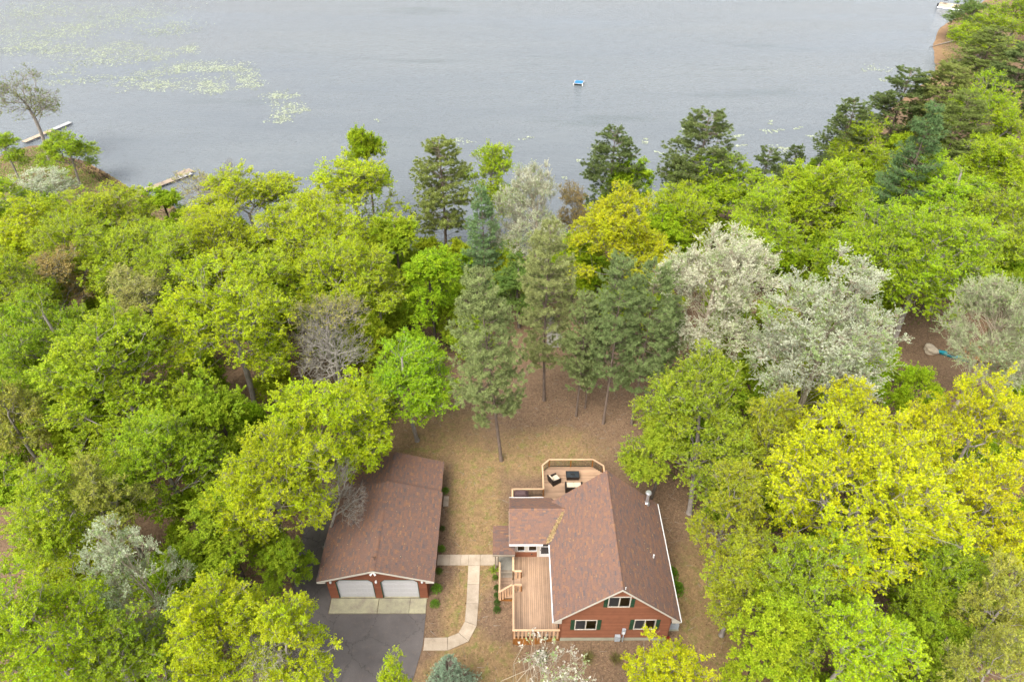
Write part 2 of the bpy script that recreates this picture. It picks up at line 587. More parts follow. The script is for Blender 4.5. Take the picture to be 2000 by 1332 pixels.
def ground_z(x, y):
    x = np.asarray(x, float); y = np.asarray(y, float)
    d = shore_dist(x, y)
    t = np.clip(d / 34.0, 0, 1)
    z = LAKE_Z - 0.04 + 6.0 * t * t * (3 - 2 * t) + 0.05 * np.clip(d, 0, 3)
    z = np.where(d < 0, LAKE_Z - 0.04 + np.maximum(d * 0.12, -4), z)
    z = np.where(d > 34, -0.04, z)
    flat = np.clip((np.maximum(np.abs(x + 1.5) - 16, np.maximum(20 - y, y - 40))) / 6.0, 0, 1)   # level ground round the buildings
    z = z + np.where(d > 0, bumps(x, y) * flat * np.clip(d / 6, 0, 1), 0)
    z = z - 0.85 * np.exp(-((x - 1.0) / 1.35) ** 2 - ((y - 25.4) / 2.4) ** 2)
    return z

def gz(x, y):
    return float(ground_z(np.array([x]), np.array([y]))[0])

def grass_mask(x, y):
    """lawn: 1 where grass grows, 0 where leaf litter lies"""
    def blob(cx, cy, rx, ry):
        return np.exp(-(((x - cx) / rx) ** 2 + ((y - cy) / ry) ** 2) ** 2)
    g = np.maximum.reduce([blob(-3.2, 37, 2.6, 8.5), blob(-4.6, 28.6, 2.0, 3.6), blob(15.0, 26, 2.6, 8.0) * 0.8, blob(-2, 22, 5, 4.5),
                           blob(3, 44, 7, 3.5) * 0.55, blob(-7, 46, 6, 5) * 0.45, blob(-72, 113, 14, 5) * 1.2, blob(104, 172, 7, 40) * 0.9])
    bed = np.maximum.reduce([blob(-5.5, 31.5, 1.1, 7.5), blob(-0.9, 29.2, 1.0, 3.2), blob(7, 23.7, 7.5, 1.9)])
    return np.clip(g - 0.8 * bed, 0, 1.2)

def axis(fine0, fine1, step, outer):
    a = [fine0]
    while a[-1] < fine1:
        a.append(a[-1] + step)
    s, lo = step, [fine0]
    while lo[-1] > outer[0]:
        s *= 1.35
        lo.append(lo[-1] - s)
    s, hi = step, [a[-1]]
    while hi[-1] < outer[1]:
        s *= 1.35
        hi.append(hi[-1] + s)
    return np.array(lo[:0:-1] + a + hi[1:])

gx = axis(-110, 150, 1.3, (-500, 500))
gy = axis(8, 245, 1.3, (-200, 700))
XX, YY = np.meshgrid(gx, gy)
ZZ = ground_z(XX, YY)
V = np.stack([XX.ravel(), YY.ravel(), ZZ.ravel()], 1)
nx, ny = len(gx), len(gy)
I = (np.arange(ny - 1)[:, None] * nx + np.arange(nx - 1)[None, :]).ravel()
F = np.stack([I, I + 1, I + nx + 1, I + nx], 1)
me = np_mesh('ground', V, F, 'ground')
dd = shore_dist(V[:, 0], V[:, 1])
ga = me.attributes.new('grass', 'FLOAT', 'POINT')
ga.data.foreach_set('value', grass_mask(V[:, 0], V[:, 1]).astype(np.float32))
sandv = np.clip(1.2 - np.abs(dd - 1.0) / 2.6, 0, 1) * np.clip((V[:, 1] - 138) / 15, 0, 1)
sandv = np.maximum(sandv, np.exp(-((V[:, 0] + 62.5) / 3.0) ** 2 - ((V[:, 1] - 105.0) / 3.0) ** 2) * 1.3)
sandv = np.maximum(sandv, np.clip(1 - np.abs(dd - .6) / 1.8, 0, 1) * 0.2)
sa = me.attributes.new('sand', 'FLOAT', 'POINT')
sa.data.foreach_set('value', np.clip(sandv, 0, 1).astype(np.float32))
ground = bpy.data.objects.new('ground', me)
COL.objects.link(ground)
meta(ground, kind='structure')

mb = MB()
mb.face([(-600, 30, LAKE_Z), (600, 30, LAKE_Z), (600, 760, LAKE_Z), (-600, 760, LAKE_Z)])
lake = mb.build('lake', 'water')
meta(lake, kind='structure')

# ------------------------------------------------------------------ driveway, apron, walkway
mb = MB()
drive = [(-13.98, -20), (-7.2, -20), (-7.1, 22.3), (-6.85, 23.4), (-6.5, 25.2), (-6.52, 27.72), (-13.95, 27.72), (-14.05, 27.72)]
mb.face([(x, y, 0.004) for x, y in [(-15.9, -20), (-7.4, -20), (-7.15, 15), (-7.1, 22.3), (-6.85, 23.4), (-6.53, 25.2), (-6.53, 27.72), (-14.03, 27.72), (-14.03, 29.0), (-14.03, 37.0), (-15.2, 38.6), (-17.2, 38.2), (-17.6, 35), (-17.5, 31), (-16.4, 28.2), (-16.0, 24)]])
driveway = mb.build('driveway', 'asphalt')
meta(driveway, kind='structure')

apron = empty('apron', (-10.2, 28.4, 0), kind='structure')
for x0, x1 in ((-13.98, -10.29), (-10.25, -7.85), (-7.83, -6.56)):
    MB().box(x0, x1, 27.76, 28.99, -0.12, 0.045).build('slab', 'apron', apron, bevel=0.012)

walk = empty('walkway', (-3, 30, 0), kind='structure')
def slab(poly):
    cx = sum(p[0] for p in poly) / len(poly); cy = sum(p[1] for p in poly) / len(poly)
    q = []
    for x, y in poly:
        d = math.hypot(x - cx, y - cy)
        k = (d - 0.014) / d
        q.append((cx + (x - cx) * k, cy + (y - cy) * k))
    MB().prism(q, -0.1, 0.03 + random.uniform(-0.006, 0.006)).build('slab', 'walk', walk, bevel=0.008)
random.seed(3)
xs = [-6.02, -5.05, -4.1, -3.47, -2.52, -1.08]
for a, b in zip(xs[:-1], xs[1:]):
    slab([(a, 31.9), (b, 31.9), (b, 32.9), (a, 32.9)])
ys = [31.9, 30.2, 28.55]
for a, b in zip(ys[:-1], ys[1:]):
    slab([(-3.47, b), (-2.52, b), (-2.52, a), (-3.47, a)])
inner = [(-3.47, 28.55), (-3.52, 27.1), (-3.95, 26.2), (-4.75, 25.85), (-6.46, 25.82)]
outer = [(-2.52, 28.55), (-2.60, 26.75), (-3.15, 25.55), (-4.65, 24.85), (-6.46, 24.86)]
for k in range(4):
    i0, i1, o0, o1 = inner[k], inner[k + 1], outer[k], outer[k + 1]
    slab([i1, o1, o0, i0])
pad = empty('stepping_pad', (-5.7, 38.2, 0), kind='structure')
MB().box(-5.95, -5.5, 37.72, 38.8, -0.1, 0.05).build('slab', 'walk', pad, bevel=0.01)

# ------------------------------------------------------------------ building helpers
rs = random.Random(11)
def clip_poly(poly, rect):
    """rectangle clipped by a convex ccw polygon"""
    out = list(rect)
    n = len(poly)
    for i in range(n):
        (ax, ay), (bx, by) = poly[i], poly[(i + 1) % n]
        res = []
        for j in range(len(out)):
            p, q = out[j], out[(j + 1) % len(out)]
            sp = (bx - ax) * (p[1] - ay) - (by - ay) * (p[0] - ax)
            sq = (bx - ax) * (q[1] - ay) - (by - ay) * (q[0] - ax)
            if sp >= 0: res.append(p)
            if (sp >= 0) != (sq >= 0):
                t = sp / (sp - sq)
                res.append((p[0] + (q[0] - p[0]) * t, p[1] + (q[1] - p[1]) * t))
        out = res
        if len(out) < 3: return []
    return out

def shingles(mb, P0, U, W, poly, exposure=0.135, wmin=0.16, wmax=0.42):
    """laid courses of shingle tabs on a slope: P0 origin on the eave, U along the eave, W up the slope"""
    P0, U, W = Vector(P0), Vector(U).normalized(), Vector(W).normalized()
    N = U.cross(W).normalized()
    if N.z < 0: N = -N
    vmax = max(p[1] for p in poly); umin = min(p[0] for p in poly); umax = max(p[0] for p in poly)
    v = 0.0
    while v < vmax - 0.01:
        u = umin - rs.random() * 0.3
        while u < umax:
            w = rs.uniform(wmin, wmax)
            raised = rs.random() < 0.5
            r = clip_poly(poly, [(u, v), (u + w - 0.006, v), (u + w - 0.006, v + exposure + 0.02), (u, v + exposure + 0.02)])
            if len(r) >= 3:
                h0 = 0.026 if raised else 0.016
                t = min(1, max(0, rs.gauss(0.48, 0.165)))
                top = []
                for (a, b) in r:
                    k = 1 - min(1, (b - v) / (exposure + 0.02))
                    top.append(P0 + U * a + W * b + N * (0.004 + h0 * k))
                mb.face(top, t)
                lo = [i for i, (a, b) in enumerate(r) if b < v + 1e-4]
                if len(lo) == 2:
                    i, j = lo
                    if (j - i) != 1: i, j = j, i
                    a, b = top[i], top[j]
                    mb.face([a - N * h0, b - N * h0, b, a], t * 0.6)
            u += w
        v += exposure

def ridge_caps(mb, a, b, W1, W2, length=0.22, half=0.15):
    a, b = Vector(a), Vector(b)
    d = (b - a).normalized(); L = (b - a).length
    W1, W2 = Vector(W1).normalized(), Vector(W2).normalized()   # down-slope directions
    s = 0
    while s < L - 0.02:
        e = min(L, s + length + 0.03)
        t = min(1, max(0, rs.gauss(0.5, 0.2)))
        p0, p1 = a + d * s + Vector((0, 0, 0.045)), a + d * e + Vector((0, 0, 0.03))
        for Wd in (W1, W2):
            up = Vector((0, 0, 0.0))
            q0, q1 = p0 + Wd * half, p1 + Wd * half
            f = [p0, p1, q1, q0]
            nrm = (f[1] - f[0]).cross(f[2] - f[0])
            if nrm.z < 0: f.reverse()
            mb.face(f, t)
            mb.face([q0, q1, q1 - Vector((0, 0, .02)), q0 - Vector((0, 0, .02))], t * .6)
        mb.face([p0, p0 + W1 * half, p0 + W1 * half - Vector((0, 0, .02)), p0 - Vector((0, 0, .02))], t * .6)
        mb.face([p0, p0 + W2 * half, p0 + W2 * half - Vector((0, 0, .02)), p0 - Vector((0, 0, .02))], t * .6)
        s += length

def siding(mb, O, U, N, lim, z0, z1, openings=(), lap=0.115, out=0.017):
    """lap boards on a wall: O origin, U along the wall, N outward; lim(z) -> (u0,u1)"""
    O, U, N = Vector(O), Vector(U).normalized(), Vector(N).normalized()
    z = z0
    Z = Vector((0, 0, 1))
    while z < z1 - 0.005:
        zt = min(z + lap, z1)
        t = min(1, max(0, rs.gauss(0.5, 0.16)))
        cuts = sorted({z, zt} | {c for o in openings for c in (o[2], o[3]) if z < c < zt})
        for ca, cb in zip(cuts[:-1], cuts[1:]):
            zm = (ca + cb) / 2
            a0, a1 = lim(ca)
            b0, b1 = lim(cb)
            if a1 - a0 < 0.02: continue
            spans = [(a0, a1, b0, b1)]
            for (u0, u1, w0, w1) in openings:
                if w0 <= zm <= w1:
                    ns = []
                    for (p0, p1, q0, q1) in spans:
                        if u1 <= p0 or u0 >= p1:
                            ns.append((p0, p1, q0, q1))
                            continue
                        if u0 > p0: ns.append((p0, u0, q0, u0))
                        if u1 < p1: ns.append((u1, p1, u1, q1))
                    spans = ns
            oa = out * (1 - (ca - z) / lap); ob = out * (1 - (cb - z) / lap)
            for (p0, p1, q0, q1) in spans:
                A = O + U * p0 + Z * ca + N * oa
                B = O + U * p1 + Z * ca + N * oa
                C = O + U * q1 + Z * cb + N * ob
                D = O + U * q0 + Z * cb + N * ob
                mb.face([A, B, C, D], t)
                if ca == z:
                    mb.face([A - N * oa, B - N * oa, B, A], t)
        z = zt

def window(parent, O, U, N, u0, u1, z0, z1, halves=2, screen=True, fr=0.07, mat='cream', depth=0.9):
    """sash window set in an opening: frame and mullion, panes, screen, dark room behind"""
    O, U, N = Vector(O), Vector(U).normalized(), Vector(N).normalized()
    Z = Vector((0, 0, 1))
    def bx(mb, a, b, c, d, n0, n1):
        P = []
        for zz in (c, d):
            for uu, nn in ((a, n1), (b, n1), (b, n0), (a, n0)):
                P.append(O + U * uu + Z * zz + N * nn)
        mb.hexa(P)
    f = MB()
    bx(f, u0, u1, z0, z0 + fr, -0.05, 0.05)
    bx(f, u0, u1, z1 - fr, z1, -0.05, 0.05)
    bx(f, u0, u0 + fr, z0 + fr, z1 - fr, -0.05, 0.05)
    bx(f, u1 - fr, u1, z0 + fr, z1 - fr, -0.05, 0.05)
    w = f.build('window', mat, parent)
    um = (u0 + u1) / 2
    if halves == 2:
        m = MB()
        bx(m, um - 0.04, um + 0.04, z0 + fr, z1 - fr, -0.045, 0.04)
        m.build('mullion', mat, w)
    segs = [(u0 + fr, um - 0.04), (um + 0.04, u1 - fr)] if halves == 2 else [(u0 + fr, u1 - fr)]
    for i, (a, b) in enumerate(segs):
        p = MB()
        p.face([O + U * a + Z * (z0 + fr) + N * 0.01, O + U * b + Z * (z0 + fr) + N * 0.01, O + U * b + Z * (z1 - fr) + N * 0.01, O + U * a + Z * (z1 - fr) + N * 0.01])
        p.build('pane', 'glass', w)
        if i == 0 and screen:
            sc = MB()
            sc.face([O + U * a + Z * (z0 + fr) - N * 0.02, O + U * b + Z * (z0 + fr) - N * 0.02, O + U * b + Z * (z1 - fr) - N * 0.02, O + U * a + Z * (z1 - fr) - N * 0.02])
            sc.build('insect_screen', 'screen', w)
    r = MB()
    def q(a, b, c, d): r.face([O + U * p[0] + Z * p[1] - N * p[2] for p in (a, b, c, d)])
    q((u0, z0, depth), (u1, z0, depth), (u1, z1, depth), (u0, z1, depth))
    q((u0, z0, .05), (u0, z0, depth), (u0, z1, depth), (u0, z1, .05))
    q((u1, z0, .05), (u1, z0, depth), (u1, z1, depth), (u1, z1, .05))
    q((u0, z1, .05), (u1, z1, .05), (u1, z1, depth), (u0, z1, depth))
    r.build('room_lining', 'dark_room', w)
    r = MB()
    q((u0, z0, .05), (u1, z0, .05), (u1, z0, depth), (u0, z0, depth))
    r.build('room_sill', 'room_floor', w)
    return w

def shutter(parent, O, U, N, u0, u1, z0, z1):
    O, U, N = Vector(O), Vector(U).normalized(), Vector(N).normalized()
    Z = Vector((0, 0, 1))
    w = (u1 - u0) / 3
    s = MB()
    def bx(m, a, b, c, d, n0, n1):
        P = []
        for zz in (c, d):
            for uu, nn in ((a, n1), (b, n1), (b, n0), (a, n0)):
                P.append(O + U * uu + Z * zz + N * nn)
        m.hexa(P)
    for k in range(3):
        bx(s, u0 + k * w + .004, u0 + (k + 1) * w - .004, z0, z1, 0.02, 0.045)
    sh = s.build('shutter', 'shutter', parent)
    for zz in (z0 + 0.2, z1 - 0.3):
        b = MB()
        bx(b, u0 + .01, u1 - .01, zz, zz + 0.1, 0.046, 0.065)
        b.build('batten', 'shutter', sh)

# ------------------------------------------------------------------ house
HX0, HX1, HY0, HYB = 3.58, 11.43, 25.59, 35.13
HXR, HZR = 7.505, 7.50
EX0, EX1, EZ = 3.03, 11.98, 3.31
RY0, RY1 = 25.27, 35.45
SL = (HZR - EZ) / (HXR - EX0)
house = empty('house', (7.5, 30.3, 0), 'red sided gabled house with brown shingle roof and green shutters', 'house')

def gable_lim(z):
    lo, hi = HX0, HX1
    ztop = EZ - 0.16 + (HX0 - EX0) * SL
    if z > ztop:
        d = (z - ztop) / SL
        lo, hi = HX0 + d, HX1 - d
    return lo, max(hi, lo)

WIN = [(4.57, 6.17, 1.64, 3.00), (8.83, 10.39, 1.67, 3.03), (6.72, 8.28, 4.73, 6.07)]
mb = MB()
siding(mb, (0, HY0, 0), (1, 0, 0), (0, -1, 0), gable_lim, 0.47, 7.3, WIN)
o = mb.build('front_siding', 'siding', house); o['kind'] = 'stuff'
mb = MB()
siding(mb, (0, HYB, 0), (1, 0, 0), (0, 1, 0), gable_lim, 0.47, 7.3)
o = mb.build('back_siding', 'siding', house); o['kind'] = 'stuff'
mb = MB()
siding(mb, (HX1, 0, 0), (0, 1, 0), (1, 0, 0), lambda z: (HY0, HYB), 0.47, 3.6)
siding(mb, (HX0, 0, 0), (0, 1, 0), (-1, 0, 0), lambda z: (HY0, HYB), 0.47, 3.6)
o = mb.build('side_siding', 'siding', house); o['kind'] = 'stuff'
MB().box(HX0 + .03, HX1 - .03, HY0 + .03, HYB - .03, -0.9, 0.468).build('foundation', 'foundation', house)
mb = MB()
for x in (HX0, HX1):
    for y in (HY0, HYB):
        sx = -1 if x == HX0 else 1; sy = -1 if y == HY0 else 1
        mb.box(min(x, x + sx * .024), max(x, x + sx * .024), y - .06, y + .06, .472, 3.2)
        mb.box(x - .06, x + .06, min(y, y + sy * .024), max(y, y + sy * .024), .472, 3.2)
mb.build('corner_boards', 'siding', house)['kind'] = 'stuff'
for i, (a, b, c, d) in enumerate(WIN):
    window(house, (0, HY0, 0), (1, 0, 0), (0, -1, 0), a, b, c, d)
    top = d if i < 2 else d - 0.25
    shutter(house, (0, HY0, 0), (1, 0, 0), (0, -1, 0), a - 0.30, a - 0.02, c, top)
    shutter(house, (0, HY0, 0), (1, 0, 0), (0, -1, 0), b + 0.02, b + 0.30, c, top)

# main roof: deck slab, shingle courses, ridge, trim
th = 0.14
nL = Vector((-SL, 0, 1)).normalized()
mb = MB()
def slope_slab(mb, p, thick):
    """four top corners, thickness downwards"""
    mb.hexa([Vector(q) - Vector((0, 0, thick)) for q in p] + [Vector(q) for q in p])
slope_slab(mb, [(EX0, RY0, EZ), (HXR, RY0, HZR), (HXR, RY1, HZR), (EX0, RY1, EZ)], th)
slope_slab(mb, [(HXR + .001, RY0, HZR), (EX1, RY0, EZ), (EX1, RY1, EZ), (HXR + .001, RY1, HZR)], th)
roof = mb.build('roof', 'dark', house)
mb = MB()
Ls = math.hypot(HXR - EX0, HZR - EZ)
shingles(mb, (EX0 - .02, RY0 - .02, EZ - .015), (0, 1, 0), (1, 0, SL), [(0, 0), (RY1 - RY0 + .04, 0), (RY1 - RY0 + .04, Ls + .01), (0, Ls + .01)])
shingles(mb, (EX1 + .02, RY1 + .02, EZ - .015), (0, -1, 0), (-1, 0, SL), [(0, 0), (RY1 - RY0 + .04, 0), (RY1 - RY0 + .04, Ls + .01), (0, Ls + .01)])
o = mb.build('shingles', 'shingle', roof); o['kind'] = 'stuff'
mb = MB()
ridge_caps(mb, (HXR, RY0 - .03, HZR + .01), (HXR, RY1 + .03, HZR + .01), (-1, 0, -SL), (1, 0, -SL))
o = mb.build('ridge_caps', 'shingle', roof); o['kind'] = 'stuff'
# fascia, gutters, rake boards
g = MB()
g.box(EX0 - .12, EX0 - .022, RY0 - .02, 31.6, EZ - .16, EZ - .03)
g.build('gutter', 'white', roof)
g = MB()
g.box(EX1 + .022, EX1 + .12, RY0 - .02, RY1, EZ - .16, EZ - .03)
g.build('gutter', 'white', roof)
for yy in (RY0, RY1):
    for xa in (EX0, EX1):
        k = MB()
        y0, y1 = (yy - .035, yy - .003) if yy == RY0 else (yy + .003, yy + .035)
        k.hexa([(min(xa, HXR), y0, (EZ if xa < HXR else HZR) - .2), (max(xa, HXR), y0, (HZR if xa < HXR else EZ) - .2), (max(xa, HXR), y1, (HZR if xa < HXR else EZ) - .2), (min(xa, HXR), y1, (EZ if xa < HXR else HZR) - .2),
                (min(xa, HXR), y0, (EZ if xa < HXR else HZR) - .03), (max(xa, HXR), y0, (HZR if xa < HXR else EZ) - .03), (max(xa, HXR), y1, (HZR if xa < HXR else EZ) - .03), (min(xa, HXR), y1, (EZ if xa < HXR else HZR) - .03)])
        k.build('rake_board', 'cream', roof)
for xa, xb in ((EX0 + .002, HX0), (HX1, EX1 - .002)):
    MB().box(xa, xb, RY0 + .002, RY1 - .002, EZ - .26, EZ - .2).build('soffit', 'cream', roof)
for xa, sgn in ((EX0, 1), (EX1, -1)):      # boxed eave ends
    for yy in (RY0 - .03, HYB):
        k = MB()
        pts = [(xa, EZ - .21), (xa + sgn * .55, EZ - .21), (xa + sgn * .55, EZ + .55 * SL - .22)]
        ya, yb = yy, yy + .33
        k.hexa([(p[0], ya, p[1]) for p in pts] + [(xa, ya, EZ - .19)] + [(p[0], yb, p[1]) for p in pts] + [(xa, yb, EZ - .19)])
        k.build('eave_return', 'cream', roof)

# stove pipe and vent on the right slope
px, py = 10.90, 34.72
pz = HZR - (px - HXR) * SL
k = MB()
k.tube([(px, py, pz - .15), (px, py, pz + 1.25)], .125, 14)
pipe = k.build('stove_pipe', 'galv', house)
k = MB(); k.tube([(px, py, pz - .05), (px, py, pz + .16), (px, py, pz + .2)], [.26, .19, .13], 14); k.build('flashing_collar', 'galv', pipe)
k = MB(); k.tube([(px, py, pz + 1.25), (px, py, pz + 1.29), (px, py, pz + 1.38), (px, py, pz + 1.46), (px, py, pz + 1.47)], [.14, .24, .24, .18, .01], 16); k.build('rain_cap', 'galv', pipe)
px, py = 10.58, 29.55
pz = HZR - (px - HXR) * SL
k = MB(); k.tube([(px, py, pz - .1), (px, py, pz + .38)], .06, 10); k.build('vent_pipe', 'white', house)
k = MB(); k.tube([(HXR + .18, RY0 + .06, HZR - .1), (HXR + .18, RY0 + .06, HZR + .16)], .035, 8); k.build('ridge_finial', 'white', house)

# meter and utility box on the gable wall
y = HY0 - .017
mt = MB().box(8.06, 8.32, y - .13, y, 1.15, 1.82).build('meter_box', 'grey_metal', house, bevel=.015)
k = MB(); k.tube([(8.19, y - .13, 1.38), (8.19, y - .2, 1.38), (8.19, y - .24, 1.38)], [.09, .09, .03], 12); k.build('meter_dial', 'white', mt)
k = MB(); k.tube([(8.23, y - .06, .0), (8.23, y - .06, 1.15)], .04, 8); k.build('conduit', 'grey_metal', mt)
MB().box(7.6, 8.0, y - .22, y - .002, 0.28, 0.96).build('utility_box', 'grey_metal', house, bevel=.02)

# wing with its own roof
WX0, WY0, WY1, WEX = 0.34, 32.30, 35.90, -0.13
WRY, WRZ, WEZ = 34.08, 4.50, 3.00
WEY0, WEY1 = 31.87, 36.29
WS = (WRZ - WEZ) / (WRY - WEY0)
VX = EX0 + (WRZ - EZ) / SL                 # where the wing ridge dies into the main slope
WO = [(0.47, 1.14, 1.42, 2.55), (1.37, 2.08, 1.42, 2.55), (2.28, 3.2, 0.62, 2.62)]
wing = MB()
siding(wing, (0, WY0, 0), (1, 0, 0), (0, -1, 0), lambda z: (WX0, HX0), 0.47, 2.9, WO)
siding(wing, (0, WY1, 0), (1, 0, 0), (0, 1, 0), lambda z: (WX0, HX0 + 1), 0.3, 2.9)
siding(wing, (WX0, 0, 0), (0, 1, 0), (-1, 0, 0), lambda z: (WY0, WY1) if z < 2.9 else (WY0 + (z - 2.9) / WS, max(WY0 + (z - 2.9) / WS, WY1 - (z - 2.9) / WS)), 0.3, 4.1)
o = wing.build('wing_siding', 'siding', house); o['kind'] = 'stuff'
MB().box(WX0 + .03, HX0, WY0 + .03, WY1 - .03, -0.6, 0.466).build('wing_foundation', 'foundation', house)
for (a, b, c, d) in WO[:2]:
    window(house, (0, WY0, 0), (1, 0, 0), (0, -1, 0), a, b, c, d, halves=1, screen=False, mat='white')
band = MB()
band.box(WX0 - .02, .465, WY0 - .03, WY0 - .019, 1.3, 2.75); band.box(1.145, 1.365, WY0 - .03, WY0 - .019, 1.3, 2.75); band.box(2.085, 2.275, WY0 - .03, WY0 - .019, .62, 2.75)
band.box(.465, 1.145, WY0 - .03, WY0 - .019, 1.3, 1.415); band.box(1.365, 2.085, WY0 - .03, WY0 - .019, 1.3, 1.415)
band.build('window_surround', 'cream', house)
door = MB()
door.box(2.28, 2.40, WY0 - .02, WY0 + .04, .62, 2.6); door.box(3.08, 3.2, WY0 - .02, WY0 + .04, .62, 2.6)
door.box(2.4, 3.08, WY0 - .02, WY0 + .04, .62, 1.0); door.box(2.4, 3.08, WY0 - .02, WY0 + .04, 2.48, 2.6)
door.box(2.4, 3.08, WY0 - .018, WY0 + .038, 1.95, 2.03)
dr = door.build('door', 'white', house)
for c, d in ((1.0, 1.95), (2.03, 2.48)):
    k = MB(); k.face([(2.4, WY0, c), (3.08, WY0, c), (3.08, WY0, d), (2.4, WY0, d)]); k.build('pane', 'table_glass', dr)
k = MB(); k.tube([(2.35, WY0 - .02, 1.6), (2.35, WY0 - .08, 1.6)], .03, 8); k.build('handle', 'black_metal', dr)
k = MB(); k.box(1.62, 1.72, WY0 - .06, WY0 - .018, .95, 1.05); k.build('outlet_cover', 'black_metal', house)

mb = MB()
slope_slab(mb, [(WEX, WEY0, WEZ), (EX0 - .0, WEY0, WEZ), (VX + .1, WRY, WRZ), (WEX, WRY, WRZ)], .12)
slope_slab(mb, [(WEX, WRY + .001, WRZ), (VX + .1, WRY + .001, WRZ), (EX0 + .3, WEY1, WEZ), (WEX, WEY1, WEZ)], .12)
wroof = mb.build('wing_roof', 'dark', house)
mb = MB()
Lw = math.hypot(WRY - WEY0, WRZ - WEZ)
shingles(mb, (WEX - .02, WEY0 - .02, WEZ - .012), (1, 0, 0), (0, 1, WS), [(0, 0), (EX0 - WEX + .04, 0), (VX - WEX + .2, Lw + .01), (0, Lw + .01)])
shingles(mb, (WEX - .02, WEY1 + .02, WEZ - .012), (1, 0, 0), (0, -1, WS), [(0, 0), (EX0 - WEX + .2, 0), (VX - WEX + .2, Lw + .01), (0, Lw + .01)])
o = mb.build('shingles', 'shingle', wroof); o['kind'] = 'stuff'
mb = MB()
ridge_caps(mb, (WEX - .03, WRY, WRZ + .01), (VX, WRY, WRZ + .01), (0, -1, -WS), (0, 1, -WS))
o = mb.build('ridge_caps', 'shingle', wroof); o['kind'] = 'stuff'
MB().box(WEX - .02, 2.5, WEY0 - .12, WEY0 - .022, WEZ - .16, WEZ - .02).build('gutter', 'white', wroof)
MB().box(WEX - .02, 2.7, WEY1 + .022, WEY1 + .12, WEZ - .16, WEZ - .02).build('gutter', 'white', wroof)
k = MB()
for ya, yb in ((WEY0, WRY), (WRY, WEY1)):
    za, zb = (WEZ, WRZ) if ya == WEY0 else (WRZ, WEZ)
    k.hexa([(WEX - .03, ya, za - .18), (WEX - .003, ya, za - .18), (WEX - .003, yb, zb - .18), (WEX - .03, yb, zb - .18), (WEX - .03, ya, za - .03), (WEX - .003, ya, za - .03), (WEX - .003, yb, zb - .03), (WEX - .03, yb, zb - .03)])
k.build('rake_board', 'cream', wroof)

# drift of dry oak leaves lying in the roof valley
rv = np.random.default_rng(5)
n = 900
s = rv.uniform(0, .86, n)
base = np.array([EX0 - .05, WEY0 + .02, WEZ + .02]); topv = np.array([VX, WRY, WRZ])
p = base + (topv - base) * s[:, None]
off = rv.normal(0, 1, n) * (.10 * (1.1 - .75 * s)) - .03
p[:, 0] += off
p[:, 1] += rv.normal(0, .05, n)
zs = np.maximum(EZ + (p[:, 0] - EX0) * SL, WEZ + (p[:, 1] - WEY0) * WS) + .04 + rv.random(n) * .05
p[:, 2] = zs
a = rv.normal(size=(n, 3)); a[:, 2] *= .3; a /= np.linalg.norm(a, axis=1)[:, None]
nn = np.cross(a, rv.normal(size=(n, 3)) * .4 + [0, 0, 1]); nn /= np.linalg.norm(nn, axis=1)[:, None]
Lq = rv.uniform(.05, .10, n)[:, None]
V = np.stack([p - a * Lq, p + nn * Lq * .7, p + a * Lq, p - nn * Lq * .7], 1).reshape(-1, 3)
F = np.arange(4 * n).reshape(-1, 4)
me = np_mesh('valley_leaves', V, F, 'litter', rv.random(n), rv.random(n))
vo = bpy.data.objects.new('valley_leaves', me)
vo.color = (.32, .215, .11, 1)
COL.objects.link(vo)
meta(vo, 'drift of dry tan leaves lying in the roof valley', 'leaf drift', kind='stuff')

# small entrance porch roof on the left of the wing
mb = MB()
slope_slab(mb, [(-1.42, 31.30, 2.45), (.33, 31.30, 2.45), (.33, 33.6, 2.95), (-1.42, 33.6, 2.95)], .12)
proof = mb.build('porch_roof', 'dark', house)
mb = MB()
shingles(mb, (-1.44, 31.28, 2.445), (1, 0, 0), (0, 2.3, .5), [(0, 0), (1.77, 0), (1.77, 2.38), (0, 2.38)])
o = mb.build('shingles', 'shingle_garage', proof); o['kind'] = 'stuff'
MB().box(-1.44, .3, 31.2, 31.278, 2.28, 2.42).build('fascia', 'grey_board', proof)
for yy in (31.5, 33.4):
    MB().box(-1.3, -1.18, yy - .06, yy + .06, 0.05, 2.45).build('porch_post', 'grey_board', house)

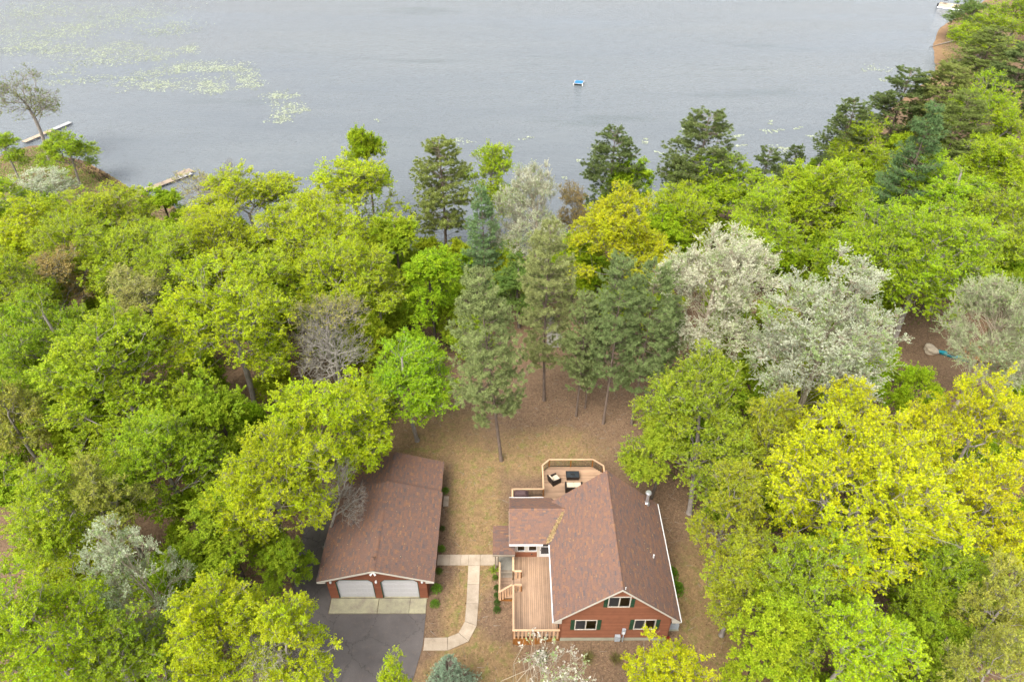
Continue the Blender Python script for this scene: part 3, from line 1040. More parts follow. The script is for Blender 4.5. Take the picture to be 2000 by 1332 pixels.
# ------------------------------------------------------------------ front deck
DZ = 0.60
deck = empty('front_deck', (1.9, 28.9, 0), 'brown wooden front deck with plank railing beside the house entrance', 'deck')
bw = 0.142
x = 0.24
bm_ = MB().box(-bw / 2, bw / 2, -3.33, 3.33, -.016, .016).mesh('deck_board')
bm_.materials.append(M['deck'])
while x + bw < HX0 - .02:
    o = bpy.data.objects.new('deck_board', bm_)
    COL.objects.link(o)
    o.parent = deck
    o.location = (x + bw / 2 - 1.9, 28.95 - 28.9, DZ)
    x += bw + .013
MB().box(.22, HX0 - .01, 25.63, 32.2, DZ - .26, DZ - .03).build('deck_frame', 'dark', deck)
RT = 1.62
def rail_run(parent, a, b, top=True, spacing=.27, pw=.135, mat='picket', z0=.42, z1=RT - .04, face=(0, -1, 0), railw=.15):
    """plank pickets under a flat cap rail"""
    a, b = Vector(a), Vector(b)
    L = (b - a).length
    d = (b - a).normalized()
    n = max(1, int(L / spacing))
    fx = Vector(face)
    for k in range(n):
        c = a + d * ((k + .5) * L / n)
        p = MB()
        p.beam((c.x + fx.x * .03, c.y + fx.y * .03, z0), (c.x + fx.x * .03, c.y + fx.y * .03, z1), pw, .028, up=fx)
        p.build('picket', mat, parent)
    MB().beam((a.x, a.y, z1 + .02), (b.x, b.y, z1 + .02), railw, .04).build('cap_rail', 'rail', parent)
    MB().beam((a.x - fx.x * .02, a.y - fx.y * .02, z1 - .1), (b.x - fx.x * .02, b.y - fx.y * .02, z1 - .1), .035, .09).build('rail_beam', 'rail', parent)
rail_run(deck, (.09, 25.55, 0), (3.54, 25.55, 0), face=(0, -1, 0))
rail_run(deck, (.165, 25.63, 0), (.165, 29.2, 0), face=(-1, 0, 0))
rail_run(deck, (.165, 30.36, 0), (.165, 32.24, 0), face=(-1, 0, 0))
rail_run(deck, (.25, 29.2, 0), (.82, 29.2, 0), face=(0, 1, 0), spacing=.2)
rail_run(deck, (.25, 30.36, 0), (.82, 30.36, 0), face=(0, -1, 0), spacing=.2)
for x, y in ((.165, 25.62), (.165, 27.4), (.78, 29.2), (.78, 30.36), (3.48, 25.62), (1.8, 25.62)):
    zg = gz(x, y) - .1
    MB().box(x - .045, x + .045, y - .045 + .06, y + .045 + .06, zg, RT - .05).build('post', 'skirt', deck)
# skirt boards below the deck
n = 22
for k in range(n):
    xa = .12 + k * (3.44 / n)
    z0 = gz(xa, 25.6) + .02
    MB().box(xa + .004, xa + 3.44 / n - .004, 25.600, 25.622, z0, .41).build('skirt_board', 'skirt', deck)
n = 30
for k in range(n):
    ya = 25.64 + k * (4.3 / n)
    z0 = gz(.2, ya) + .02
    if z0 < .36:
        MB().box(.19, .21, ya + .004, ya + 4.3 / n - .004, z0, .41).build('skirt_board', 'skirt', deck)
# low plank ledge along the left rail
for k in range(3):
    MB().box(.25 + k * .147, .25 + k * .147 + .138, 25.66, 29.1, DZ + .022, DZ + .05).build('ledge_plank', 'deck', deck)
# steps down through the gate
for k in range(2):
    MB().box(.02 - .12 * k, .20, 29.3, 30.3, DZ - .19 * (k + 1), DZ - .19 * (k + 1) + .04).build('step', 'deck', deck)

# ------------------------------------------------------------------ entrance ramp
ramp_o = empty('entrance_ramp', (-.4, 30.5, 0), 'weathered entrance ramp with slanted rail beside the front deck', 'ramp')
MB().box(-1.0, .2, 31.42, 32.95, -.1, .10).build('landing', 'landing', ramp_o, bevel=.01)
n = 18
y1, y0_, za, zb = 31.40, 28.85, .12, .30
for k in range(n):
    ya = y1 - (k + 1) * (y1 - y0_) / n
    yb = y1 - k * (y1 - y0_) / n
    za_, zb_ = za + (zb - za) * k / n, za + (zb - za) * (k + 1) / n
    m = MB()
    m.hexa([(-.86, ya + .004, zb_ - .03), (.10, ya + .004, zb_ - .03), (.10, yb - .004, za_ - .03), (-.86, yb - .004, za_ - .03), (-.86, ya + .004, zb_), (.10, ya + .004, zb_), (.10, yb - .004, za_), (-.86, yb - .004, za_)])
    m.build('ramp_board', 'grey_board' if k < 5 else 'deck', ramp_o)
MB().beam((-.9, 31.5, .98), (-.9, 28.72, 1.30), .13, .04).build('cap_rail', 'rail', ramp_o)
MB().beam((-.95, 28.74, 1.30), (.06, 29.22, 1.56), .13, .04).build('cap_rail', 'rail', ramp_o)
for k in range(11):
    yy = 31.4 - k * .26
    MB().box(-.955, -.93, yy - .065, yy + .065, .0, .95 + .115 * (31.4 - yy) / 1.0 * .95).build('picket', 'picket', ramp_o)
for k in range(5):
    t = (k + .5) / 5
    xx, yy = -.95 + 1.01 * t, 28.72 + .48 * t
    MB().box(xx - .07, xx + .07, yy - .05, yy - .025, .15, 1.24 + .26 * t).build('picket', 'picket', ramp_o)
for k in range(7):
    xx = -.94 + k * .148
    MB().box(xx, xx + .14, 28.80, 28.825, gz(xx, 28.8) + .0, .14).build('skirt_board', 'skirt', ramp_o)
for yy in (31.45, 28.78):
    MB().box(-.98, -.88, yy, yy + .1, gz(-.9, yy) - .05, 1.3 if yy < 30 else 1.0).build('post', 'rail', ramp_o)
lp = empty('post_lantern', (-1.05, 32.0, 0), 'small black lantern post where the walkway meets the ramp', 'lantern')
MB().box(-1.10, -1.0, 31.95, 32.05, -.05, 1.15).build('post', 'grey_board', lp)
k = MB(); k.tube([(-1.05, 32, 1.15), (-1.05, 32, 1.2), (-1.05, 32, 1.4)], [.07, .1, .12], 6); k.build('lantern_body', 'black_metal', lp)
k = MB(); k.tube([(-1.05, 32, 1.4), (-1.05, 32, 1.44), (-1.05, 32, 1.54)], [.16, .15, .02], 6); k.build('lantern_cap', 'black_metal', lp)

# ------------------------------------------------------------------ rear deck
rdeck = empty('rear_deck', (5, 39, 0), 'rear wooden deck with clipped corners and dark baluster railing', 'deck')
outline = [(.12, 36.0), (8.3, 35.2), (8.3, 40.94), (7.43, 41.66), (3.48, 41.66), (2.82, 41.0), (2.82, 38.34), (.12, 38.34)]
def rear_span(y):
    lo = .12 if y < 38.34 else 2.82
    hi = 8.3
    if y > 41.0: lo = 2.82 + (y - 41.0) * 1.0
    if y > 40.94: hi = 8.3 - (y - 40.94) * (.87 / .72)
    return lo, hi
y = 35.95
while y + bw < 41.66:
    a0, a1 = rear_span(y + bw * .5)
    if y > 35.2:
        MB().box(a0, a1, y, y + bw, DZ - .03, DZ).build('deck_board', 'deck_rear', rdeck)
    y += bw + .012
MB().prism([(.2, 36.0), (8.2, 36.0), (8.2, 40.9), (7.4, 41.58), (3.5, 41.58), (2.92, 40.95), (2.92, 38.25), (.2, 38.25)], DZ - .28, DZ - .035).build('deck_frame', 'dark', rdeck)
segs = [((.12, 36.3), (.12, 38.34)), ((.12, 38.34), (2.82, 38.34)), ((2.82, 38.34), (2.82, 41.0)), ((2.82, 41.0), (3.48, 41.66)), ((3.48, 41.66), (5.45, 41.66)), ((5.45, 41.66), (7.43, 41.66)), ((7.43, 41.66), (8.3, 40.94)), ((8.3, 40.94), (8.3, 36.0))]
for (ax, ay), (bx_, by) in segs:
    MB().beam((ax, ay, DZ + 1.0), (bx_, by, DZ + 1.0), .14, .045).build('cap_rail', 'rail', rdeck)
    k = MB()
    L = math.hypot(bx_ - ax, by - ay)
    n = int(L / .115)
    for i in range(1, n):
        t = i / n
        px, py = ax + (bx_ - ax) * t, ay + (by - ay) * t
        k.box(px - .011, px + .011, py - .011, py + .011, DZ + .1, DZ + .95)
    k.beam((ax, ay, DZ + .1), (bx_, by, DZ + .1), .035, .04)
    k.beam((ax, ay, DZ + .94), (bx_, by, DZ + .94), .035, .04)
    o = k.build('baluster_panel', 'black_metal', rdeck); o['kind'] = 'stuff'
for px, py in {s[0] for s in segs} | {(8.3, 36.1)}:
    MB().box(px - .05, px + .05, py - .05, py + .05, gz(px, py) - .1, DZ + .975).build('post', 'skirt', rdeck)

def cushion(parent, x0, x1, y0, y1, z0, z1, name='cushion', rot=None):
    o = MB().box(x0, x1, y0, y1, z0, z1).build(name, 'cushion', parent, local=True, bevel=.045)
    return o
def wicker_seat(name, loc, rz, w, label, cat):
    """seat facing local +X; w = width along local Y"""
    t = empty(name, loc, label, cat, rz=rz)
    h = w / 2
    MB().box(-.36, .38, -h + .12, h - .12, .06, .36).build('seat_base', 'wicker', t, local=True, bevel=.02)
    for s in (-1, 1):
        m = MB()
        a, b = sorted((s * h, s * (h - .13)))
        m.hexa([(-.42, a, .05), (.40, a, .05), (.40, b, .05), (-.42, b, .05), (-.42, a, .66), (.40, a, .58), (.40, b, .58), (-.42, b, .66)])
        m.build('armrest', 'wicker', t, local=True, bevel=.03)
    m = MB()
    m.hexa([(-.46, -h, .05), (-.34, -h, .05), (-.34, h, .05), (-.46, h, .05), (-.60, -h + .03, .92), (-.50, -h + .03, .92), (-.50, h - .03, .92), (-.60, h - .03, .92)])
    m.build('backrest', 'wicker', t, local=True, bevel=.03)
    for sx in (-.38, .32):
        for sy in (-h + .05, h - .05):
            MB().box(sx - .03, sx + .03, sy - .03, sy + .03, 0, .06).build('leg', 'wicker', t, local=True)
    cn = 1 if w < 1 else 2
    cw = (w - .28) / cn
    for i in range(cn):
        y0 = -h + .14 + i * cw
        MB().box(-.32, .40, y0 + .005, y0 + cw - .005, .36, .49).build('seat_cushion', 'cushion', t, local=True, bevel=.045)
        m = MB()
        m.hexa([(-.335, y0 + .005, .48), (-.20, y0 + .005, .48), (-.20, y0 + cw - .005, .48), (-.335, y0 + cw - .005, .48), (-.47, y0 + .01, .90), (-.35, y0 + .01, .90), (-.35, y0 + cw - .01, .90), (-.47, y0 + cw - .01, .90)])
        m.build('back_cushion', 'cushion', t, local=True, bevel=.04)
    return t
wicker_seat('patio_armchair', (3.90, 39.95, DZ), R(32), .86, 'dark wicker patio armchair with cream cushions on the rear deck', 'armchair')
wicker_seat('patio_sofa', (5.55, 39.10, DZ), R(90), 1.55, 'cream cushioned wicker sofa half hidden behind the house roof', 'sofa')
ft = empty('fire_table', (5.53, 40.42, DZ), 'dark rectangular patio table with glossy glass top on the rear deck', 'table')
MB().box(-.55, .55, -.34, .34, .03, .40).build('table_base', 'wicker', ft, local=True, bevel=.02)
MB().box(-.60, .60, -.39, .39, .40, .44).build('table_frame', 'wicker', ft, local=True, bevel=.01)
MB().box(-.56, .56, -.35, .35, .442, .452).build('table_top', 'table_glass', ft, local=True)
MB().box(-.2, .2, -.1, .1, .453, .475).build('burner_lid', 'black_metal', ft, local=True, bevel=.008)
gr = empty('covered_grill', (.88, 38.0, DZ), 'grill under a brown cover on the small part of the rear deck', 'grill')
m = MB()
prof = [(-.62, 0, .62), (-.64, .55, .64), (-.62, .78, .62), (-.45, .92, .45), (-.38, 1.08, .38)]
dep = [.30, .31, .30, .27, .16]
for (a0, z0, a1), (b0, z1, b1), d0, d1 in zip(prof[:-1], prof[1:], dep[:-1], dep[1:]):
    m.hexa([(a0, -d0, z0), (a1, -d0, z0), (a1, d0, z0), (a0, d0, z0), (b0, -d1, z1), (b1, -d1, z1), (b1, d1, z1), (b0, d1, z1)])
m.build('cover', 'cover', gr, local=True, bevel=.02)
for sx in (-.5, .5):
    for sy in (-.2, .2):
        m = MB(); m.tube([(sx, sy - .03, .05), (sx, sy + .03, .05)], .05, 10); m.build('wheel', 'black_metal', gr, local=True)

# air conditioner and red splash block at the right corner
ac = empty('air_conditioner', (12.15, 26.75, 0), 'grey air conditioner unit on the ground at the right house corner', 'air conditioner')
MB().box(-.42, .42, -.42, .42, -.05, .06).build('base_pad', 'foundation', ac, local=True)
MB().box(-.36, .36, -.36, .36, .06, .78).build('casing', 'grey_metal', ac, local=True, bevel=.04)
for k in range(8):
    MB().box(-.375, .375, -.375, .375, .14 + k * .075, .165 + k * .075).build('louvre', 'grey_metal', ac, local=True)
m = MB(); m.tube([(0, 0, .778), (0, 0, .80)], [.3, .3], 20); m.build('fan_grille', 'black_metal', ac, local=True)
MB().box(11.50, 11.80, 25.55, 25.85, gz(11.6, 25.7) - .02, .16).build('splash_block', 'red', None, bevel=.02)
meta(bpy.data.objects['splash_block'], 'small dark red block on the ground at the right house corner', 'block')

# ------------------------------------------------------------------ garage
GX0, GX1, GY0, GYM, GYB = -14.02, -6.45, 29.04, 36.9, 40.2
GXR, GZR, GEX0, GEX1, GEZ = -10.235, 4.12, -14.66, -5.81, 2.68
GR0, GR1 = 28.82, 37.18
GS = (GZR - GEZ) / (GXR - GEX0)
garage = empty('garage', (-10.2, 34, 0), 'long red garage with two white overhead doors and brown shingle roof', 'garage')
def g_lim(z):
    zt = GEZ - .16 + (GX0 - GEX0) * GS
    d = max(0, (z - zt) / GS)
    return GX0 + d, max(GX0 + d, GX1 - d)
DOORS = [(-13.36, -10.50, .0), (-9.95, -7.08, .0)]
OP = [(a, b, .02, 2.6) for a, b, _ in DOORS]
mb = MB()
siding(mb, (0, GY0, 0), (1, 0, 0), (0, -1, 0), g_lim, .06, 3.95, OP, lap=.2, out=.014)
siding(mb, (GX0, 0, 0), (0, 1, 0), (-1, 0, 0), lambda z: (GY0, GYB if z < 2.3 else GYM), .06, 2.68, lap=.2, out=.014)
siding(mb, (GX1, 0, 0), (0, 1, 0), (1, 0, 0), lambda z: (GY0, GYB if z < 2.3 else GYM), .06, 2.68, lap=.2, out=.014)
siding(mb, (0, GYB, 0), (1, 0, 0), (0, 1, 0), lambda z: (GX0, GX1) if z < 2.25 else (GX0 + (z - 2.25) / GS, max(GX0 + (z - 2.25) / GS, GX1 - (z - 2.25) / GS)), .06, 3.4, lap=.2, out=.014)
o = mb.build('siding', 'siding_garage', garage); o['kind'] = 'stuff'
MB().box(GX0 + .02, GX1 - .02, GY0 + .25, GYB - .02, -.2, .058).build('floor_slab', 'apron', garage)
MB().box(GX0 + .02, GX1 - .02, GY0 + .003, GY0 + .25, -.2, .052).build('threshold', 'apron', garage)
for a, b, _ in DOORS:
    # chamfered opening corners, dark jamb line, panelled door set back
    ch = .34
    j = MB()
    j.box(a, a + .05, GY0 - .02, GY0 + .12, .055, 2.6 - ch)
    j.box(b - .05, b, GY0 - .02, GY0 + .12, .055, 2.6 - ch)
    j.box(a + ch, b - ch, GY0 - .02, GY0 + .12, 2.55, 2.6)
    for xa, s in ((a, 1), (b, -1)):
        pts = [(xa, 2.6 - ch), (xa + s * .05, 2.6 - ch - .01), (xa + s * (ch + .01), 2.55), (xa + s * ch, 2.6)]
        if s < 0: pts.reverse()
        j.hexa([(p[0], GY0 - .02, p[1]) for p in pts] + [(p[0], GY0 + .12, p[1]) for p in pts])
    d = MB()
    for k in range(4):
        d.box(a + .05, b - .05, GY0 + .10, GY0 + .14, .06 + k * .62, .06 + (k + 1) * .62 - .025)
        for q in range(6):
            w = (b - a - .1) / 6
            d.box(a + .05 + q * w + .07, a + .05 + (q + 1) * w - .07, GY0 + .088, GY0 + .0995, .06 + k * .62 + .1, .06 + (k + 1) * .62 - .11)
    dr = d.build('garage_door', 'garage_door', garage)
    j.build('door_jamb', 'shutter', dr)
    c = MB()
    for xa, s in ((a, 1), (b, -1)):
        pts = [(xa, 2.62), (xa, 2.6 - ch - .01), (xa + s * (ch + .0), 2.605)]
        P3 = [(p[0], GY0 - .012, p[1]) for p in pts]
        if s < 0: P3.reverse()
        c.face(P3, .5)
    c.build('corner_panel', 'siding_garage', dr)
for x in (-13.66, -10.22, -6.74):
    lt = MB().box(x - .05, x + .05, GY0 - .05, GY0 - .016, 2.33, 2.55).build('wall_light', 'cream', garage)
    k = MB(); k.tube([(x, GY0 - .12, 2.30), (x, GY0 - .12, 2.36), (x, GY0 - .12, 2.5), (x, GY0 - .12, 2.57)], [.05, .085, .095, .02], 8); k.build('lamp_glass', 'white', lt)
fl = MB().box(GXR - .08, GXR + .08, GR0 - .08, GR0 - .04, 3.86, 3.96).build('floodlight', 'white', garage)
for s in (-1, 1):
    k = MB(); k.tube([(GXR + s * .08, GR0 - .1, 3.92), (GXR + s * .2, GR0 - .22, 3.86)], [.05, .09], 10); k.build('lamp_head', 'white', fl)
mb = MB()
slope_slab(mb, [(GEX0, GR0, GEZ), (GXR, GR0, GZR), (GXR, GR1, GZR), (GEX0, GR1, GEZ)], .13)
slope_slab(mb, [(GXR + .001, GR0, GZR), (GEX1, GR0, GEZ), (GEX1, GR1, GEZ), (GXR + .001, GR1, GZR)], .13)
groof = mb.build('roof', 'dark', garage)
mb = MB()
Lg = math.hypot(GXR - GEX0, GZR - GEZ)
rect = [(0, 0), (GR1 - GR0 + .04, 0), (GR1 - GR0 + .04, Lg + .01), (0, Lg + .01)]
shingles(mb, (GEX0 - .02, GR0 - .02, GEZ - .01), (0, 1, 0), (1, 0, GS), rect)
shingles(mb, (GEX1 + .02, GR1 + .02, GEZ - .01), (0, -1, 0), (-1, 0, GS), rect)
o = mb.build('shingles', 'shingle_garage', groof); o['kind'] = 'stuff'
mb = MB(); ridge_caps(mb, (GXR, GR0 - .03, GZR + .01), (GXR, GR1 + .03, GZR + .01), (-1, 0, -GS), (1, 0, -GS))
o = mb.build('ridge_caps', 'shingle_garage', groof); o['kind'] = 'stuff'
for xa in (GEX0, GEX1):
    k = MB()
    xl, xr = min(xa, GXR), max(xa, GXR)
    zl, zr = (GEZ, GZR) if xa == GEX0 else (GZR, GEZ)
    y0, y1 = GR0 - .035, GR0 - .003
    k.hexa([(xl, y0, zl - .2), (xr, y0, zr - .2), (xr, y1, zr - .2), (xl, y1, zl - .2), (xl, y0, zl - .03), (xr, y0, zr - .03), (xr, y1, zr - .03), (xl, y1, zl - .03)])
    k.build('rake_board', 'cream', groof)
for xa, xb in ((GEX0, GX0), (GX1, GEX1)):
    MB().box(xa + .003, xb, GR0 + .003, GR1 - .003, GEZ - .23, GEZ - .18).build('soffit', 'cream', groof)
    e = MB()
    s = 1 if xa == GEX0 else -1
    xo = xa if s > 0 else xb
    pts = [(xo, GEZ - .22), (xo + s * .64, GEZ - .22), (xo + s * .64, GEZ + .64 * GS - .19), (xo, GEZ - .18)]
    e.hexa([(p[0], GR0 - .03, p[1]) for p in pts] + [(p[0], GR0 + .19, p[1]) for p in pts])
    e.build('eave_return', 'cream', groof)
# lower roof of the rear part
BX0, BX1, BXR, BZR, BEZ, B0, B1 = -14.33, -5.95, -10.14, 3.68, 2.34, 37.0, 40.75
BS = (BZR - BEZ) / (BXR - BX0)
mb = MB()
slope_slab(mb, [(BX0, B0, BEZ), (BXR, B0, BZR), (BXR, B1, BZR), (BX0, B1, BEZ)], .13)
slope_slab(mb, [(BXR + .001, B0, BZR), (BX1, B0, BEZ), (BX1, B1, BEZ), (BXR + .001, B1, BZR)], .13)
broof = mb.build('rear_roof', 'dark', garage)
mb = MB()
Lb = math.hypot(BXR - BX0, BZR - BEZ)
rect = [(0, 0), (B1 - B0 + .02, 0), (B1 - B0 + .02, Lb + .01), (0, Lb + .01)]
shingles(mb, (BX0 - .02, B0, BEZ - .01), (0, 1, 0), (1, 0, BS), rect)
shingles(mb, (BX1 + .02, B1 + .02, BEZ - .01), (0, -1, 0), (-1, 0, BS), rect)
o = mb.build('shingles', 'shingle_garage', broof); o['kind'] = 'stuff'
mb = MB(); ridge_caps(mb, (BXR, B0, BZR + .01), (BXR, B1 + .03, BZR + .01), (-1, 0, -BS), (1, 0, -BS))
o = mb.build('ridge_caps', 'shingle_garage', broof); o['kind'] = 'stuff'
k = MB(); k.tube([(-10.25, 29.75, GZR - .1), (-10.25, 29.75, GZR + .42)], .02, 6); k.beam((-10.42, 29.75, GZR + .4), (-10.08, 29.75, GZR + .4), .03, .03); k.build('antenna', 'black_metal', garage)

# ------------------------------------------------------------------ lake things
def plank_dock(name, a, b, label, width=1.3, nsec=5, white_last=True, platform=False):
    a, b = Vector((a[0], a[1], 0)), Vector((b[0], b[1], 0))
    d = (b - a).normalized(); L = (b - a).length
    s = Vector((-d.y, d.x, 0))
    dock = empty(name, (a.x, a.y, LAKE_Z), label, 'dock')
    z = LAKE_Z + .42
    for k in range(nsec):
        p0, p1 = a + d * (L * k / nsec + .02), a + d * (L * (k + 1) / nsec - .02)
        wh = white_last and k >= nsec - 2
        sec = MB().beam((p0.x, p0.y, z - .06), (p1.x, p1.y, z - .06), width - .06, .09).build('dock_section', 'dark', dock)
        np_ = int((L / nsec) / .16)
        m = MB()
        for i in range(np_):
            q = p0 + (p1 - p0) * ((i + .5) / np_)
            m.beam((q.x - s.x * width / 2, q.y - s.y * width / 2, z), (q.x + s.x * width / 2, q.y + s.y * width / 2, z), (L / nsec) / np_ - .02, .03)
        o = m.build('planks', 'dock_white' if wh else 'dock', sec); o['kind'] = 'stuff'
        for sg in (-1, 1):
            q = p1 + s * (sg * width * .46)
            m = MB(); m.tube([(q.x, q.y, LAKE_Z - 1.2), (q.x, q.y, z + .18)], .035, 6); m.build('pile', 'grey_metal', dock)
    if platform:
        q = b + s * 1.0 - d * 0.6
        sec = MB().beam((q.x - d.x * 1.3, q.y - d.y * 1.3, z - .06), (q.x + d.x * 1.3, q.y + d.y * 1.3, z - .06), 1.6, .09).build('dock_section', 'dark', dock)
        m = MB()
        for i in range(14):
            c = q + d * (-1.3 + 2.6 * (i + .5) / 14)
            m.beam((c.x - s.x * .85, c.y - s.y * .85, z + .002), (c.x + s.x * .85, c.y + s.y * .85, z + .002), .165, .03)
        o = m.build('planks', 'dock', sec); o['kind'] = 'stuff'
    return dock
plank_dock('dock', (-93.3, 127.1), (-89.0, 136.8), 'pale narrow dock at the far left shore beside the half bare tree', 1.2, 5)
plank_dock('dock', (-63.3, 106.2), (-56.6, 114.0), 'tan plank dock with a white section and end platform on the left', 1.35, 6, platform=True)

rf = empty('swim_raft', (15.6, 159.4, LAKE_Z), 'square blue topped swim raft floating in mid lake', 'raft', rz=R(-14))
rf.scale = (.88, .88, .88)
MB().box(-1.2, 1.2, -1.2, 1.2, .42, .52).build('deck_frame', 'dock_white', rf, local=True, bevel=.03)
MB().box(-1.02, 1.02, -1.02, 1.02, .522, .55).build('deck_mat', 'blue', rf, local=True, bevel=.01)
for sx in (-1, 1):
    for sy in (-1, 1):
        MB().box(sx * 1.17 - .14, sx * 1.17 + .14, sy * 1.17 - .14, sy * 1.17 + .14, -.1, .50).build('corner_post', 'white', rf, local=True, bevel=.03)
for sy in (-.75, .75):
    m = MB(); m.tube([(-1.1, sy, .1), (1.1, sy, .1)], .28, 12); m.build('float_drum', 'dark', rf, local=True)

bt = empty('pontoon_boat', (131.0, 222.8, LAKE_Z), 'white pontoon boat with dark canopy frame moored at the top right shore', 'boat', rz=R(-33))
for sy in (-.85, .85):
    m = MB(); m.tube([(-3.3, sy, .25), (-3.0, sy, .15), (2.6, sy, .15), (3.4, sy, .45)], [.1, .34, .34, .06], 12); m.build('pontoon', 'galv', bt, local=True, smooth=True)
MB().box(-3.0, 3.0, -1.2, 1.2, .46, .56).build('boat_deck', 'cream', bt, local=True)
for x0, x1, y0, y1 in ((-2.9, 2.9, -1.2, -1.14), (-2.9, 2.9, 1.14, 1.2), (-2.95, -2.89, -1.13, 1.13), (2.89, 2.95, -1.13, 1.13)):
    MB().box(x0, x1, y0, y1, .58, 1.18).build('fence_panel', 'cushion', bt, local=True)
MB().box(-2.7, -.9, .5, 1.1, .57, 1.0).build('bench_seat', 'cushion', bt, local=True, bevel=.06)
MB().box(1.0, 2.7, -1.1, -.5, .57, 1.0).build('bench_seat', 'cushion', bt, local=True, bevel=.06)
MB().box(.2, .7, -1.05, -.45, .57, 1.35).build('console', 'white', bt, local=True, bevel=.06)
for xx in (-2.0, -.4):
    m = MB(); m.tube([(xx, -1.15, 1.15), (xx - .1, -1.15, 2.2), (xx - .1, 1.15, 2.2), (xx, 1.15, 1.15)], .03, 6); m.build('canopy_bow', 'galv', bt, local=True)
MB().box(-2.3, -1.1, -1.1, 1.1, 2.2, 2.34).build('folded_canopy', 'black_metal', bt, local=True, bevel=.06)
MB().box(-3.5, -3.1, -.2, .2, .1, 1.1).build('outboard_motor', 'black_metal', bt, local=True, bevel=.06)

def log(name, pts, rad, label):
    m = MB(); m.tube(pts, rad, 8)
    e = m.build(name, 'log', None, smooth=True)
    meta(e, label, 'log', 'driftwood on the sandy beach')
def gp(x, y, dz=.12): return (x, y, gz(x, y) + dz)
log('fallen_log', [gp(108.0, 186.0), gp(112, 187.5, .3), gp(117, 189, .5)], [.06, .14, .22], 'upper grey fallen log lying across the sandy beach')
log('fallen_log', [gp(103.0, 172.5), gp(108, 172.5, .3), gp(114, 174, .5)], [.05, .12, .2], 'lower thin fallen log lying across the sandy beach')

# ------------------------------------------------------------------ small things in the woods and yards
def bouldermesh(r, seed):
    rr = random.Random(seed)
    bm = bmesh.new()
    bmesh.ops.create_icosphere(bm, subdivisions=3, radius=r)
    for v in bm.verts:
        n = v.co.normalized()
        k = 1 + .16 * math.sin(n.x * 3.1 + seed) + .13 * math.sin(n.y * 4.3 + seed * 2) + .1 * math.sin(n.z * 5.2 + n.x * 3)
        v.co = Vector((n.x * r * k * 1.15, n.y * r * k * .9, n.z * r * k * .62)) * (1 + rr.uniform(-.02, .02))
    me = bpy.data.meshes.new('boulder')
    bm.to_mesh(me); bm.free()
    me.materials.append(M['rock'])
    return me
def boulder(x, y, r, seed, label):
    o = bpy.data.objects.new('boulder', bouldermesh(r, seed))
    o.location = (x, y, gz(x, y) + r * .3)
    COL.objects.link(o)
    meta(o, label, 'boulder')
boulder(46.6, 58.6, .75, 2, 'pale rounded boulder beside the teal kayak in the neighbour yard')
boulder(44.3, 54.9, .38, 5, 'small pale stone on the brown ground of the neighbour yard')

ky = empty('kayak', (48.3, 57.6, gz(48.3, 57.6)), 'teal blue kayak lying on the ground in the neighbour yard', 'kayak', rz=R(-32))
m = MB()
prof = [(-1.7, .02, .20), (-1.2, .20, .28), (-.5, .33, .30), (.5, .33, .30), (1.2, .20, .28), (1.7, .02, .20)]
for (xa, wa, ha), (xb, wb, hb) in zip(prof[:-1], prof[1:]):
    m.hexa([(xa, -wa * .7, .02), (xb, -wb * .7, .02), (xb, wb * .7, .02), (xa, wa * .7, .02), (xa, -wa, ha), (xb, -wb, hb), (xb, wb, hb), (xa, wa, ha)])
m.build('hull', 'teal', ky, local=True)
m = MB(); m.prism([(.45 * math.cos(a) , .22 * math.sin(a)) for a in [i * math.pi / 8 for i in range(16)]], .29, .325); m.build('cockpit', 'dark', ky, local=True)

st = empty('wood_platform', (52.5, 57.5, gz(52.5, 57.5)), 'rusty brown wooden platform in the neighbour yard at the right', 'platform', rz=R(-18))
for k in range(16):
    MB().box(-3.0, 3.0, -1.6 + k * .2, -1.6 + k * .2 + .185, .5, .54).build('plank', 'skirt', st, local=True)
for sx in (-2.8, 2.8):
    for sy in (-1.4, 1.4):
        MB().box(sx - .07, sx + .07, sy - .07, sy + .07, -.4, 1.4 if sy < 0 else .5).build('post', 'skirt', st, local=True)
MB().box(-2.9, 2.9, -1.45, -1.36, 1.36, 1.44).build('rail', 'skirt', st, local=True)

def lawn_chair(loc, rz, label, mat):
    t = empty('lawn_chair', (loc[0], loc[1], gz(loc[0], loc[1])), label, 'chair', rz=rz)
    for k in range(5):
        y = -.25 + k * .105
        m = MB(); m.hexa([(-.25, y, .24), (.28, y, .36), (.28, y + .095, .36), (-.25, y + .095, .24), (-.25, y, .27), (.28, y, .39), (.28, y + .095, .39), (-.25, y + .095, .27)]); m.build('seat_slat', mat, t, local=True)
        m = MB(); m.hexa([(-.27, y, .24), (-.24, y, .24), (-.24, y + .095, .24), (-.27, y + .095, .24), (-.55, y, .95), (-.52, y, .95), (-.52, y + .095, .95), (-.55, y + .095, .95)]); m.build('back_slat', mat, t, local=True)
    for s in (-1, 1):
        MB().box(-.35, .38, s * .36 - .06, s * .36 + .06, .52, .545).build('armrest', mat, t, local=True)
        MB().box(.26, .33, s * .31 - .03, s * .31 + .03, 0, .52).build('leg', mat, t, local=True)
        MB().box(-.38, -.31, s * .31 - .03, s * .31 + .03, 0, .52).build('leg', mat, t, local=True)
lawn_chair((5.1, 68.6), R(200), 'dark red lawn chair by the path behind the pine grove', 'red')
lawn_chair((5.4, 66.2), R(170), 'black lawn chair by the path behind the pine grove', 'black_metal')
mb = MB()
pp = [(4.0, 59.6), (5.9, 59.8), (5.9, 63), (5.5, 66), (5.4, 69), (4.1, 69), (4.3, 66), (4.2, 63)]
vs = [(x, y, gz(x, y) + .03) for x, y in pp]
for q in ((0, 1, 2, 7), (7, 2, 3, 6), (6, 3, 4, 5)):
    mb.face([vs[i] for i in q])
meta(mb.build('path', 'landing'), kind='structure')

